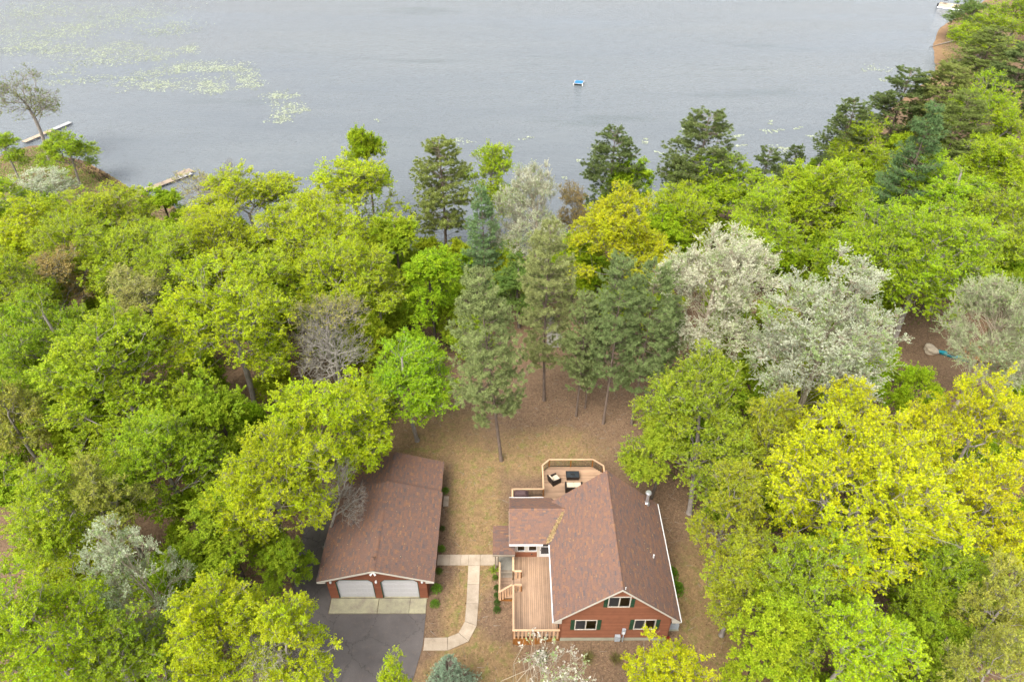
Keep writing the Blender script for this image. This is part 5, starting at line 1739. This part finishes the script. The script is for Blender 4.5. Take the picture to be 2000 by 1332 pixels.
TREES = [
    ('sparse', -84.7, 119.6, 17, 6.32, 'olive', 'half bare grey tree with a few leaves at the far left dock'),
    ('maple', -73.8, 109.0, 10, 4.88, 'mid', 'small green tree on the point in front of the farther dock'),
    ('blossom', -68.5, 91.1, 10, 6.06, 'white', 'rounded white blossoming tree on the far left bank'),
    ('oak', -82.5, 107.4, 9, 3.26, 'lime', 'yellow green tree at the left edge below the half bare tree'),
    ('oak', -68.4, 84.7, 10, 3.57, 'lime', 'yellow green tree at the left edge beside the white blossoming tree'),
    ('oak', -56.3, 70.6, 13, 5.81, 'yg', 'yellow green oak just below the white blossoming tree on the left'),
    ('oak', -50.9, 76.2, 13, 6.2, 'ygd', 'olive yellow oak behind the sandy landing of the nearer dock'),
    ('maple', -49.7, 88.2, 10, 3.77, 'mid', 'small round green tree beside the landing of the nearer dock'),
    ('sparse', -47.0, 95.2, 11, 5.12, 'tan', 'thin tan leaved tree leaning over the nearer dock'),
    ('bare', -42.9, 97.3, 12, 1.97, 'grey', 'slim bare grey snag at the waterline right of the nearer dock'),
    ('oak', -48.0, 65.2, 14, 4.51, 'ygd', 'dull yellow green oak left of the orange budding tree top'),
    ('oak', -50.7, 57.6, 14, 4.15, 'ygd', 'olive oak at the left edge beside the orange budding tree'),
    ('bud', -48.5, 60.9, 13, 4.46, 'orange', 'orange red budding tree in the left woods'),
    ('oak', -41.4, 64.0, 14, 5.42, 'ygd', 'yellow green oak between the orange tree and the nearer dock'),
    ('oak', -35.1, 61.3, 14, 4.34, 'ygd', 'muted yellow green oak in the middle of the left woods'),
    ('oak', -33.9, 79.5, 16, 7.9, 'yg', 'broad bright yellow green oak above the left shoreline'),
    ('oak', -33.1, 66.3, 15, 5.23, 'yg', 'yellow green oak below the broad one on the left shoreline'),
    ('bud', -37.3, 57.7, 13, 3.71, 'cream', 'cream yellow budding tree behind the big feathery maple'),
    ('oak', -44.2, 49.0, 15, 3.73, 'mid', 'mid green tree at the left edge under the orange tree'),
    ('oak', -20.1, 79.9, 18, 8.28, 'yg', 'tall golden green oak at the shore left of the lone pine'),
    ('oak', -22.4, 66.2, 17, 6.17, 'yg', 'wide yellow green oak left below the tall shore oak'),
    ('oak', -17.6, 58.6, 15, 4.8, 'yg', 'yellow green oak in front of the tall shore oak'),
    ('oak', -25.1, 56.8, 15, 4.1, 'ygd', 'yellow green oak half hidden right of the bright round oak'),
    ('maple', -21.6, 96.9, 19, 3.66, 'lime', 'feathery lime tree at the water behind the tall shore oak'),
    ('redpine', -9.3, 84.4, 19, 4.68, 'pine', 'lone tall pine with a bare trunk at the shore centre'),
    ('oak', -2.9, 90.1, 18, 4.28, 'lime', 'lime green tree at the shore between the lone pine and the white aspen'),
    ('whitepine', -3.4, 70.5, 17, 3.76, 'wpine', 'soft blue green pine left of the white shore aspen'),
    ('aspen', 2.7, 73.0, 19, 5.02, 'white', 'white leaved aspen on the shore in the centre'),
    ('bud', 8.9, 82.2, 15, 3.27, 'brown', 'brown budding tree between the white aspen and the golden maple'),
    ('redpine', 14.1, 89.1, 18, 4.43, 'pined', 'dark pine at the water behind the golden maple'),
    ('maple', 16.7, 89.0, 15, 4.33, 'limeb', 'vivid green maple behind the golden maple at the shore'),
    ('maple', 12.2, 69.0, 17, 6.62, 'gold', 'golden orange maple behind the pine grove'),
    ('redpine', 26.0, 88.4, 20, 5.39, 'pined', 'tallest dark pine on the shore right of centre'),
    ('oak', 28.2, 86.8, 15, 7.41, 'lime', 'lime oak in front of the tallest shore pine'),
    ('redpine', 35.4, 89.5, 14, 2.94, 'pined', 'short dark pine at the water right of the tallest shore pine'),
    ('redpine', 41.7, 95.9, 12, 2.14, 'pined', 'smallest dark pine at the water left of the slope of pines'),
    ('maple', 38.8, 79.4, 16, 7.09, 'lime', 'broad lime maple on the right shore beside the blue green pine'),
    ('redpine', 51.5, 102.6, 16, 4.25, 'pined', 'dark pine at the water above the broad lime maple'),
    ('oak', 54.0, 100.4, 14, 5.56, 'lime', 'lime oak between the dark shore pine and the big blue green pine'),
    ('whitepine', 47.6, 76.8, 21, 5.62, 'wpined', 'big dark blue green pine on the right slope'),
    ('maple', -13.7, 71.6, 14, 3.91, 'ygd', 'dull green maple left of the lone shore pine trunk'),
    ('maple', -6.7, 70.1, 9, 3.58, 'limeb', 'low bright green tree in front of the lone shore pine'),
    ('maple', 1.0, 64.8, 10, 3.68, 'midg', 'grey green low tree below the white shore aspen'),
    ('maple', 7.4, 69.1, 11, 3.49, 'lime', 'lime green tree behind the tall pines under the golden maple'),
    ('maple', 18.7, 74.6, 12, 4.03, 'lime', 'lime maple between the golden maple and the big white aspens'),
    ('oak', 21.5, 77.7, 14, 4.45, 'yg', 'yellow green oak left below the lime oak of the right shore'),
    ('redpine', 64.3, 113.4, 17, 5.28, 'pined', 'dark pine leaning to the lake below the sandy beach'),
    ('redpine', 69.5, 111.0, 17, 5.52, 'pine', 'olive pine second from the sandy beach'),
    ('redpine', 89.8, 135.3, 16, 6.27, 'pine', 'olive pine just right of the sandy beach'),
    ('redpine', 85.2, 117.8, 16, 5.56, 'pined', 'dark pine at the right edge beside the sandy beach pines'),
    ('redpine', 64.1, 96.1, 16, 4.36, 'pine', 'olive pine between the lime tree and the big blue green pine'),
    ('oak', 71.1, 102.6, 17, 4.88, 'lime', 'narrow lime tree standing among the dark pines on the right'),
    ('oak', 108.7, 165.7, 13, 8.26, 'lime', 'lime tree at the top right behind the sandy beach'),
    ('maple', 118.0, 190.8, 11, 6.34, 'midg', 'grey green tree beside the moored pontoon boat'),
    ('oak', 119.4, 174.6, 13, 6.91, 'mid', 'mid green tree in the top right corner'),
    ('oak', 71.8, 96.7, 14, 4.27, 'lime', 'lime tree at the right edge below the narrow lime tree'),
    ('maple', 61.4, 81.7, 16, 6.92, 'lime', 'broad fresh green maple at the right edge above the lime grove'),
    ('maple', 51.2, 74.2, 16, 7.39, 'limeb', 'bright lime maple below the big blue green pine'),
    ('oak', 56.0, 69.5, 15, 4.68, 'ygd', 'yellow green oak at the right edge beside the bright lime maple'),
    ('oak', 42.6, 59.3, 18, 6.39, 'lime', 'largest round lime oak behind the two white aspens on the right'),
    ('oak', 37.0, 60.9, 17, 5.15, 'lime', 'lime oak peeping over the two big white aspens'),
    ('oak', 30.0, 71.3, 15, 4.8, 'lime', 'lime oak behind the left one of the two big white aspens'),
    ('aspen', 18.6, 51.9, 21, 5.66, 'white', 'left one of the two big white aspens'),
    ('aspen', 26.1, 44.7, 21, 5.94, 'white', 'right and larger one of the two big white aspens'),
    ('aspen', 42.6, 47.3, 19, 4.5, 'cream2', 'greenish white aspen at the right edge by the neighbour yard'),
    ('maple', -8.5, 60.4, 14, 3.61, 'limeb', 'bright green maple behind the leftmost yard pine'),
    ('maple', -9.0, 45.4, 13, 4.97, 'limeb', 'bright green maple at the left side of the pine grove'),
    ('oak', -13.7, 58.2, 14, 3.6, 'ygd', 'dull green oak right of the bare grey tree'),
    ('sparse', -17.2, 51.3, 14, 4.15, 'tan', 'tan and grey half bare tree in the middle left woods'),
    ('bare', -16.0, 48.3, 13, 4.31, 'grey', 'bare grey tree spreading over the yellow oak by the garage'),
    ('oak', -25.2, 48.6, 18, 6.25, 'yg', 'bright round yellow oak in the middle of the left woods'),
    ('oak', -16.3, 42.5, 15, 5.1, 'yg', 'bright yellow green oak behind the garage', (2.2, -3.0)),
    ('oak', -19.6, 33.0, 16, 4.71, 'yg', 'bright yellow green oak leaning over the garage roof', (3.0, -0.8)),
    ('maple', -32.1, 41.9, 19, 7.21, 'mid', 'big feathery green maple, largest crown of the left woods'),
    ('maple', -39.9, 46.5, 17, 5.17, 'mid2', 'deep green maple behind the big feathery one on the left edge'),
    ('maple', -26.2, 35.2, 15, 4.95, 'mid', 'green maple below the big feathery one'),
    ('maple', -24.2, 39.5, 14, 3.61, 'mid2', 'shaded green maple between the feathery maple and the garage oak'),
    ('oak', -41.0, 40.2, 14, 2.88, 'gold2', 'small golden oak crown at the left edge halfway down'),
    ('maple', -16.6, 28.8, 8, 2.07, 'mid2', 'small low green tree beside the left driveway strip'),
    ('maple', -20.8, 30.0, 11, 3.86, 'mid2', 'low green maple beside the driveway strip left of the garage'),
    ('oak', -32.0, 29.6, 15, 4.48, 'ygd', 'olive yellow oak at the left edge above the white pear'),
    ('oak', -28.2, 30.7, 15, 2.49, 'gold2', 'cream yellow oak above the white flowering pear'),
    ('blossom', -24.0, 24.8, 16, 3.55, 'white2', 'white flowering pear tree in the lower left woods'),
    ('oak', -27.1, 19.9, 17, 4.21, 'lime', 'bright green oak in the bottom left corner'),
    ('oak', -23.0, 20.2, 13, 3.18, 'mid2', 'shaded green oak at the bottom below the white pear'),
    ('oak', -17.9, 21.5, 15, 3.55, 'yg', 'yellow green oak at the bottom left of the driveway'),
    ('oak', -13.3, 20.7, 15, 2.87, 'yg', 'yellow green oak reaching over the left edge of the driveway'),
    ('bare', -15.0, 20.5, 12, 3.07, 'grey', 'bare grey twiggy tree at the bottom beside the driveway'),
    ('oak', -6.2, 16.9, 16, 1.35, 'yg', 'yellow green treetop at the bottom edge over the driveway'),
    ('bare', -15.5, 33.6, 11, 2.34, 'grey', 'dead grey limb reaching over the garage roof edge', (2.6, 0.0)),
    ('maple', 15.5, 37.0, 17, 5.67, 'lgorange', 'green maple with orange tips at the right of the house roof', (-1.0, 2.4)),
    ('maple', 12.1, 37.8, 12, 2.96, 'lgorange', 'green maple between the rear deck and the orange tipped maple'),
    ('oak', 20.2, 36.7, 15, 2.81, 'ygo', 'yellow oak with orange tips below the larger white aspen'),
    ('oak', 25.6, 36.8, 16, 3.97, 'by', 'golden yellow oak below the larger white aspen'),
    ('oak', 33.7, 34.8, 18, 4.66, 'by', 'golden oak at the right edge below the neighbour yard'),
    ('oak', 22.8, 28.0, 20, 6.26, 'by', 'biggest bright yellow oak at the right of the house'),
    ('oak', 31.4, 28.4, 18, 3.7, 'by', 'bright yellow oak at the right edge beside the biggest yellow one'),
    ('oak', 15.8, 30.1, 15, 2.8, 'ygo', 'thin olive oak nearest the house on the right'),
    ('oak', 15.7, 26.0, 13, 2.94, 'ygo', 'olive green oak at the right edge of the side lawn'),
    ('oak', 18.8, 23.1, 15, 4.02, 'ygd2', 'yellow green oak below the biggest yellow one'),
    ('maple', 27.8, 24.3, 14, 4.41, 'mid2', 'deep green maple in the shade of the yellow oaks, lower right'),
    ('maple', 16.0, 21.4, 13, 3.31, 'mid', 'green maple at the bottom right of the house'),
    ('oak', 20.1, 18.8, 16, 3.51, 'lime', 'lime green oak at the bottom right between the green maples'),
    ('oak', 29.0, 21.5, 17, 2.44, 'gold2', 'cream yellow oak at the right edge near the bottom'),
    ('oak', 26.3, 17.9, 17, 2.27, 'gold2', 'cream yellow oak in the bottom right corner'),
    ('maple', 25.4, 20.3, 13, 2.89, 'mid2', 'dark green maple at the bottom in the right corner gap'),
    ('oak', 8.4, 17.6, 15, 3.03, 'by', 'bright yellow treetop at the bottom in front of the house'),
    ('aspenbare', 1.8, 15.6, 17, 3.53, 'white3', 'pale twiggy aspen top with white buds at the bottom of the picture'),
    ('redpine', -0.9, 43.0, 20.6, 3.2, 'pineo', 'leftmost and nearest tall pine of the yard grove', (-1.1, 0.0)),
    ('redpine', 3.4, 50.9, 20, 3.1, 'pineo', 'tall pine second from left in the yard grove'),
    ('redpine', 9.1, 47.6, 19.2, 2.6, 'pineg', 'tall pine in the right half of the yard grove'),
    ('redpine', 11.9, 47.6, 18.4, 2.6, 'pineg', 'rightmost pine of the yard grove'),
    ('redpine', 6.5, 48.7, 15, 2.1, 'pineg', 'shorter pine in the middle of the yard grove'),
    ('redpine', 7.5, 49.8, 12.5, 1.6, 'pineg', 'smallest thin pine of the yard grove'),
    ('redpine', 14.7, 50.3, 13, 1.8, 'pineg', 'pine behind the orange tipped maple at the right of the grove'),
]

GROUPS = {'oak_tree': 'spring leafing oaks of the woods', 'maple_tree': 'green maples of the woods', 'aspen_tree': 'white leaved aspens', 'pine_tree': 'tall pines'}
for row in TREES:
    kind, x, y, h, r, colr, lab = row[:7]
    plant(kind, x, y, h, r, colr, lab, GROUPS.get(NAMES[kind][0]), row[7] if len(row) > 7 else None)
plant('spruce', -4.05, 21.6, 5.4, 2.2, 'spruce', 'blue green spruce at the bottom beside the driveway')

# ------------------------------------------------------------------ shrubs by the buildings
def shrub_mesh(seed, n, r, hgt, L, mat='leaf', blade=False):
    g = np.random.default_rng(seed)
    d = unit(g.normal(size=(n, 3)) + np.array([0, 0, .5])); d[:, 2] = np.abs(d[:, 2])
    rr = g.random(n) ** .33
    if blade:
        a = unit(d * np.array([1, 1, .6]) + g.normal(size=(n, 3)) * .15)
        c = d * .08 * r
        nr = unit(np.cross(np.cross(a, [0, 0, 1.]), a) + g.normal(size=(n, 3)) * .2)
        Lq = r * g.uniform(.6, 1.1, n); W = np.full(n, L)
    else:
        c = d * rr[:, None] * np.array([r, r, hgt])
        a = unit(d + g.normal(size=(n, 3)) * .8)
        nr = unit(d + g.normal(size=(n, 3)) * .5); nr = unit(nr - a * (nr * a).sum(1, keepdims=True))
        Lq = L * g.uniform(.7, 1.3, n); W = Lq * .65
    lv = Leaves()
    lv.add(c, a, nr, Lq, W, g.random(n), g.random(n))
    return lv.mesh('shrub_foliage', mat)
SH = {'ball': shrub_mesh(1, 900, .3, .5, .06), 'loose': shrub_mesh(2, 700, .42, .55, .09), 'hosta': shrub_mesh(3, 70, .5, .3, .13, blade=True), 'grass': shrub_mesh(4, 160, .55, .5, .03, blade=True)}
def shrub(kind, x, y, s, col, label, name='shrub', cat='shrub', group=None):
    o = bpy.data.objects.new(name, SH[kind])
    o.location = (x, y, gz(x, y)); o.scale = (s, s, s); o.rotation_euler = (0, 0, tr.uniform(0, 6))
    o.color = (*col, 1)
    COL.objects.link(o)
    meta(o, label, cat, group)
GB = 'shrubs along the ramp'
for i, (x, y, s) in enumerate(((-1.26, 30.75, .8), (-1.12, 29.85, .85), (-1.12, 29.2, .85), (-1.10, 28.6, .85), (-1.08, 28.0, 1.0))):
    shrub('ball', x, y, s, (.07, .14, .02) if i else (.12, .2, .02), ['light green low shrub just below the hosta', 'round green shrub third from the near end of the ramp planting', 'round green shrub in the middle of the ramp planting', 'round green shrub second from the near end beside the ramp', 'round dark green shrub at the near end beside the ramp skirt'][i] if i != 1 else 'round green shrub second after the hosta beside the ramp', group=GB)
shrub('hosta', -1.38, 31.45, 1.0, (.30, .36, .05), 'pale green hosta clump at the walkway end by the lantern', 'hosta_plant', 'hosta')
for x, y, s, c, lab in ((-5.85, 39.4, .8, (.13, .24, .02), 'leafy shrub at the rear corner of the garage'), (-5.82, 35.4, .6, (.10, .15, .03), 'dull green shrub at the middle of the garage side'), (-5.75, 33.4, .8, (.14, .26, .02), 'bright green shrub behind the cross path by the garage'),
                        (-5.8, 31.35, .7, (.12, .2, .02), 'small shrub in front of the cross path by the garage'), (-5.85, 29.75, 1.05, (.15, .28, .02), 'bright green shrub at the front corner of the garage'), (-5.9, 28.5, .9, (.15, .28, .02), 'bright green shrub in the bed beside the concrete apron')):
    shrub('loose', x, y, s, c, lab, group='shrubs along the garage')
for x, y, s, c, lab in ((12.75, 31.0, 1.5, (.12, .24, .01), 'green shrub farther back at the right wall of the house'), (12.95, 29.7, 1.5, (.13, .26, .01), 'green shrub nearer the front at the right wall of the house'), (2.2, 24.4, 1.3, (.05, .12, .03), 'dark green shrub in front of the deck skirt')):
    shrub('loose', x, y, s, c, lab)
for x, y, s, lab in ((5.6, 24.3, 1.2, 'dry ornamental grass clump below the left gable window'), (7.6, 24.2, 1.2, 'dry ornamental grass clump below the utility box')):
    shrub('grass', x, y, s, (.20, .17, .06), lab, 'grass_clump', 'grass clump')

# ------------------------------------------------------------------ ground cover (masses that nobody could count)
g = np.random.default_rng(99)
def cleared(x, y):
    """True where nothing grows up: yard, buildings, drive, path, neighbour's yard"""
    yard = (x > -19) & (x < 14.6) & (y < 42) & (y > 16)
    side = (x > 11) & (x < 16.5) & (y < 38) & (y > 16)
    grove = (np.abs(x - 4.5) < 10) & (y >= 42) & (y < 57)
    lawn2 = (np.abs(x + 5) < 8) & (y >= 40) & (y < 50)
    nb = (((x - 46.5) / 6.5) ** 2 + ((y - 57.5) / 5.5) ** 2 < 1) | ((x > 40) & (x < 50) & (y > 49) & (y < 60))
    path = (np.abs(x - 4.8) < 2.5) & (y > 58) & (y < 72)
    bch = (shore_dist(x, y) < 7) & (y > 135)
    return yard | side | grove | lawn2 | nb | path | bch | (shore_dist(x, y) < 1.5)

# understory saplings
sap = []
for k in range(14000):
    x = g.uniform(-70, 75); y = g.uniform(13, 120)
    if abs(x) > 14 + y * .82 or len(sap) >= 220: continue
    if any((x - a) ** 2 + (y - b) ** 2 < 4.3 ** 2 for a, b in sap): continue
    m = 1.7
    if any(bool(cleared(np.array([x + dx]), np.array([y + dy]))[0]) for dx, dy in ((m, 0), (-m, 0), (0, m), (0, -m))): continue
    if bool(shore_dist(np.array([x]), np.array([y]))[0] < (17 if x < -38 else 4)): continue
    sap.append((x, y))
def sap_label(x, y):
    where = 'left' if x < 0 else 'right'
    depth = 'near the bottom of the picture' if y < 26 else 'level with the buildings' if y < 42 else 'level with the pine grove' if y < 62 else 'towards the lake'
    return 'low green sapling under the trees of the %s wood, %s' % (where, depth)
for x, y in sap:
    plant('sapling', x, y, g.uniform(4, 8.5), g.uniform(2.3, 3.5), ('mid', 'mid2', 'limeb', 'ygd', 'mid2')[int(g.integers(5))], sap_label(x, y), 'understory saplings of the wood')

# undergrowth in the woods
n = 5000
x = g.uniform(-95, 100, n); y = g.uniform(14, 150, n)
ok = ~cleared(x, y) & (np.abs(x) < 18 + y * .95) & (g.random(n) < .35 + .65 * (np.sin(x * .31 + 2) * np.sin(y * .27 + 1) > -.2))
x, y = x[ok], y[ok]
hgt = g.uniform(.4, 1.9, len(x)) ; rad_ = g.uniform(.5, 1.3, len(x))
per = 34
cx = np.repeat(np.stack([x, y, ground_z(x, y)], 1), per, 0)
m = len(cx)
d = g.normal(size=(m, 3)) * .5; d[:, 2] = np.abs(d[:, 2]) + .15
c = cx + d * np.stack([np.repeat(rad_, per)] * 2 + [np.repeat(hgt, per)], 1)
a = unit(g.normal(size=(m, 3)) * [1, 1, .5]); nr = unit(g.normal(size=(m, 3)) * .5 + [0, 0, 1]); nr = unit(nr - a * (nr * a).sum(1, keepdims=True))
lv = Leaves(); L = g.uniform(.14, .28, m)
lv.add(c, a, nr, L, L * .65, np.clip(np.repeat(g.random(len(x)), per) * .6 + g.random(m) * .4, 0, 1), np.repeat(g.random(len(x)), per))
o = bpy.data.objects.new('undergrowth', lv.mesh('undergrowth', 'leaf')); o.color = (.11, .18, .012, 1)
COL.objects.link(o); meta(o, 'low green undergrowth on the woodland floor', 'undergrowth', kind='stuff')

# fallen leaves on lawns and woodland floor
def scatter_flat(name, n, region, dens, L0, L1, colour, label, cat, lift=.02, tilt=.35, blade=False):
    x = g.uniform(region[0], region[1], n); y = g.uniform(region[2], region[3], n)
    ok = (g.random(n) < dens(x, y)) & (shore_dist(x, y) > 1)
    x, y = x[ok], y[ok]; k = len(x)
    c = np.stack([x, y, ground_z(x, y) + lift], 1)
    if blade:
        a = unit(g.normal(size=(k, 3)) * [.5, .5, 0] + [0, 0, 1]); nr = unit(np.cross(a, g.normal(size=(k, 3))))
    else:
        a = unit(g.normal(size=(k, 3)) * [1, 1, tilt * .5]); nr = unit(g.normal(size=(k, 3)) * tilt + [0, 0, 1]); nr = unit(nr - a * (nr * a).sum(1, keepdims=True))
    L = g.uniform(L0, L1, k)
    lv = Leaves(); lv.add(c, a, nr, L, L * (.35 if blade else .7), g.random(k), g.random(k))
    o = bpy.data.objects.new(name, lv.mesh(name, 'litter')); o.color = (*colour, 1)
    COL.objects.link(o); meta(o, label, cat, kind='stuff')
def no_build(x, y):
    inb = ((x > -14.7) & (x < -5.8) & (y > 27.7) & (y < 40.6)) | ((x > -.2) & (x < 12) & (y > 25.5) & (y < 41.8)) | ((x > -17.5) & (x < -6.5) & (y < 29)) | ((x > -3.5) & (x < -2.5) & (y > 26) & (y < 33)) | ((x > -6.5) & (x < -1) & (y > 31.9) & (y < 32.95)) | ((x > -6.6) & (x < -2.6) & (y > 24.8) & (y < 26))
    return ~inb
scatter_flat('fallen_leaves', 60000, (-22, 22, 15, 66), lambda x, y: np.where(no_build(x, y), .6, np.where((x > -7.6) & (x < -6.4) & (y < 27.7), np.clip((x + 7.6) * .42, 0, .5), np.where((x > -17.5) & (x < -6.5) & (y < 27.7), .05, np.where((x > -6.6) & (x < -1) & (y > 24.8) & (y < 33), .12, 0.)))), .05, .11, (.30, .195, .100), 'dry fallen leaves strewn over the lawn and grove floor', 'fallen leaves')
def roof_leaves():
    n = 420
    q = g.random((n, 3))
    hse = q[:, 0] < .55
    sgn = np.where(g.random(n) < .5, -1, 1)
    t = g.random(n) ** .8
    xh = HXR + sgn * t * (HXR - EX0); yh = RY0 + q[:, 1] * (RY1 - RY0); zh = HZR - t * (HZR - EZ) + .05
    xg = GXR + sgn * t * (GXR - GEX0); yg = GR0 + q[:, 1] * (GR1 - GR0); zg = GZR - t * (GZR - GEZ) + .05
    c = np.where(hse[:, None], np.stack([xh, yh, zh], 1), np.stack([xg, yg, zg], 1))
    c = c[~((c[:, 0] < 5.2) & (c[:, 0] > 2) & (c[:, 1] > 31.5))]
    k = len(c)
    a = unit(g.normal(size=(k, 3)) * [1, 1, .4]); nr = unit(g.normal(size=(k, 3)) * .4 + [0, 0, 1]); nr = unit(nr - a * (nr * a).sum(1, keepdims=True))
    L = g.uniform(.05, .11, k)
    lv = Leaves(); lv.add(c, a, nr, L, L * .8, g.random(k), g.random(k))
    o = bpy.data.objects.new('roof_leaves', lv.mesh('roof_leaves', 'litter')); o.color = (.30, .20, .10, 1)
    COL.objects.link(o); meta(o, 'few dry leaves scattered over the roofs', 'fallen leaves', kind='stuff')
roof_leaves()
scatter_flat('brown_litter', 30000, (-22, 22, 15, 66), lambda x, y: np.where(no_build(x, y), .8 * (1 - .8 * np.clip(grass_mask(x, y), 0, 1)), .0), .08, .16, (.13, .065, .038), 'dark brown leaf litter under the trees', 'leaf litter')
scatter_flat('lawn_grass', 34000, (-10, 19, 18, 46), lambda x, y: np.where(no_build(x, y), np.clip(grass_mask(x, y), 0, 1) * .9, 0), .07, .16, (.165, .200, .035), 'thin green grass of the lawn', 'grass', lift=-.01, blade=True)
scatter_flat('shore_reeds', 9000, (-86, -58, 103, 124), lambda x, y: np.where((shore_dist(x, y) < 3.2), .9, 0), .3, .7, (.13, .085, .055), 'brown dry reeds along the left waterline', 'reeds', lift=-.02, blade=True)
scatter_flat('yard_litter', 9000, (34, 56, 44, 66), lambda x, y: np.full(x.shape, .8), .06, .16, (.22, .14, .08), 'dry leaves on the ground of the neighbour yard', 'leaf litter')
scatter_flat('bank_grass', 26000, (-95, -55, 98, 128), lambda x, y: np.where((shore_dist(x, y) > 2), .9, 0), .15, .4, (.20, .32, .03), 'green grass on the left bank', 'grass', lift=-.02, blade=True)
scatter_flat('beach_grass', 26000, (98, 136, 150, 222), lambda x, y: np.where((shore_dist(x, y) > 2.6) & (shore_dist(x, y) < 16), .9, 0), .15, .4, (.20, .22, .05), 'thin grass behind the sandy beach', 'grass', lift=-.02, blade=True)

# lily pads floating in loose patches
def pads():
    P = []
    gg = np.random.default_rng(12)
    def patch(cx, cy, rx, ry, n):
        k = max(2, int(n / 9))
        sx, sy = gg.normal(0, .5, k) * rx + cx, gg.normal(0, .5, k) * ry + cy
        i = gg.integers(0, k, n)
        P.append(np.stack([sx[i] + gg.normal(0, .34, n) * rx * .6, sy[i] + gg.normal(0, .3, n) * ry * .6], 1))
    for p in PADS: patch(*p)
    P = np.concatenate(P)
    P = P[shore_dist(P[:, 0], P[:, 1]) < -.6]
    n = len(P); k = 7
    r = gg.uniform(.07, .21, n)
    an = gg.uniform(0, 6.28, n)[:, None] + np.linspace(.35, 2 * np.pi - .35, k)[None]
    V = np.stack([P[:, None, 0] + r[:, None] * np.cos(an), P[:, None, 1] + r[:, None] * np.sin(an), np.full((n, k), LAKE_Z + .012) + gg.random((n, 1)) * .02], 2).reshape(-1, 3)
    F = np.arange(n * k).reshape(-1, k)
    me = np_mesh('lily_pads', V, F, 'litter', gg.random(n), gg.random(n))
    o = bpy.data.objects.new('lily_pads', me); o.color = (.31, .335, .225, 1)
    COL.objects.link(o); meta(o, 'pale green lily pads floating in loose patches on the lake', 'lily pads', kind='stuff')
PADS = [(-140.9, 219.3, 13.0, 15.4, 1478), (-126.0, 199.0, 14.4, 9.3, 1478), (-125.7, 185.7, 9.1, 6.2, 704), (-115.1, 208.7, 11.6, 10.1, 915), (-101.8, 183.5, 8.2, 8.2, 774), (-101.4, 175.6, 7.2, 4.2, 307), (-105.2, 216.5, 10.3, 12.2, 704), (-94.4, 203.7, 7.3, 8.5, 563), (-107.8, 168.2, 8.4, 3.9, 230), (-99.9, 161.9, 7.5, 3.3, 230), (-90.4, 179.5, 6.6, 4.9, 492), (-87.5, 164.6, 6.9, 4.7, 441), (-83.0, 159.5, 5.4, 3.6, 307), (-82.4, 185.6, 3.0, 4.1, 211), (-79.3, 169.9, 4.9, 4.0, 288), (-75.0, 171.8, 5.7, 4.5, 422), (-68.2, 169.9, 4.9, 4.9, 422), (-68.5, 159.5, 4.7, 4.5, 460), (-61.8, 164.6, 3.4, 5.1, 307), (-59.1, 159.5, 3.0, 3.6, 230), (-50.7, 151.5, 3.6, 3.7, 268), (-47.2, 144.2, 3.1, 4.9, 307), (-47.4, 138.7, 3.0, 1.9, 115), (-43.9, 144.2, 1.7, 2.1, 76), (-65.7, 154.7, 2.4, 2.7, 134), (-121.1, 222.0, 14.0, 8.3, 563), (-112.9, 183.6, 9.0, 6.1, 563), (-77.8, 159.5, 4.7, 4.0, 230), (-27.5, 138.6, 1.3, 1.1, 20), (-9.6, 127.8, 2.8, 1.9, 52), (-5.5, 122.7, 2.4, 1.3, 25), (3.3, 129.7, 3.0, 1.2, 22), (12.5, 119.4, 1.1, 1.1, 17), (15.8, 124.9, 2.1, 1.2, 20), (26.3, 128.4, 1.6, 1.9, 35), (28.1, 122.7, 1.3, 1.1, 25), (36.0, 133.3, 1.6, 1.3, 35), (44.9, 130.1, 1.8, 1.2, 52), (44.5, 126.7, 1.6, 0.9, 35), (52.9, 137.1, 1.2, 1.1, 25), (52.6, 132.5, 2.0, 1.5, 60), (51.8, 124.9, 2.1, 1.2, 70), (59.0, 130.3, 1.4, 1.0, 43), (58.0, 135.0, 1.2, 1.0, 25), (87.4, 169.5, 3.2, 3.7, 96), (86.3, 162.5, 1.7, 2.1, 35), (19.5, 115.2, 1.3, 1.0, 20), (9.3, 112.6, 0.9, 0.8, 12)]
pads()

# sticks lying under the trees and on the lawn
ns = 1500
x = g.uniform(-20, 20, ns); y = g.uniform(16, 62, ns)
ok = no_build(x, y); x, y = x[ok], y[ok]; k = len(x)
an = g.uniform(0, 6.28, k); L = g.uniform(.15, .7, k)
p0 = np.stack([x, y, ground_z(x, y) + .025], 1); p1 = p0 + np.stack([np.cos(an) * L, np.sin(an) * L, g.uniform(0, .05, k)], 1)
wd = Wood(); wd.add(p0, p1, g.uniform(.008, .02, k), np.full(k, .005), 3)
o = bpy.data.objects.new('fallen_twigs', wd.mesh('fallen_twigs', 'bark_grey')); COL.objects.link(o)
meta(o, 'small dry twigs lying on the lawn and grove floor', 'twigs', kind='stuff')
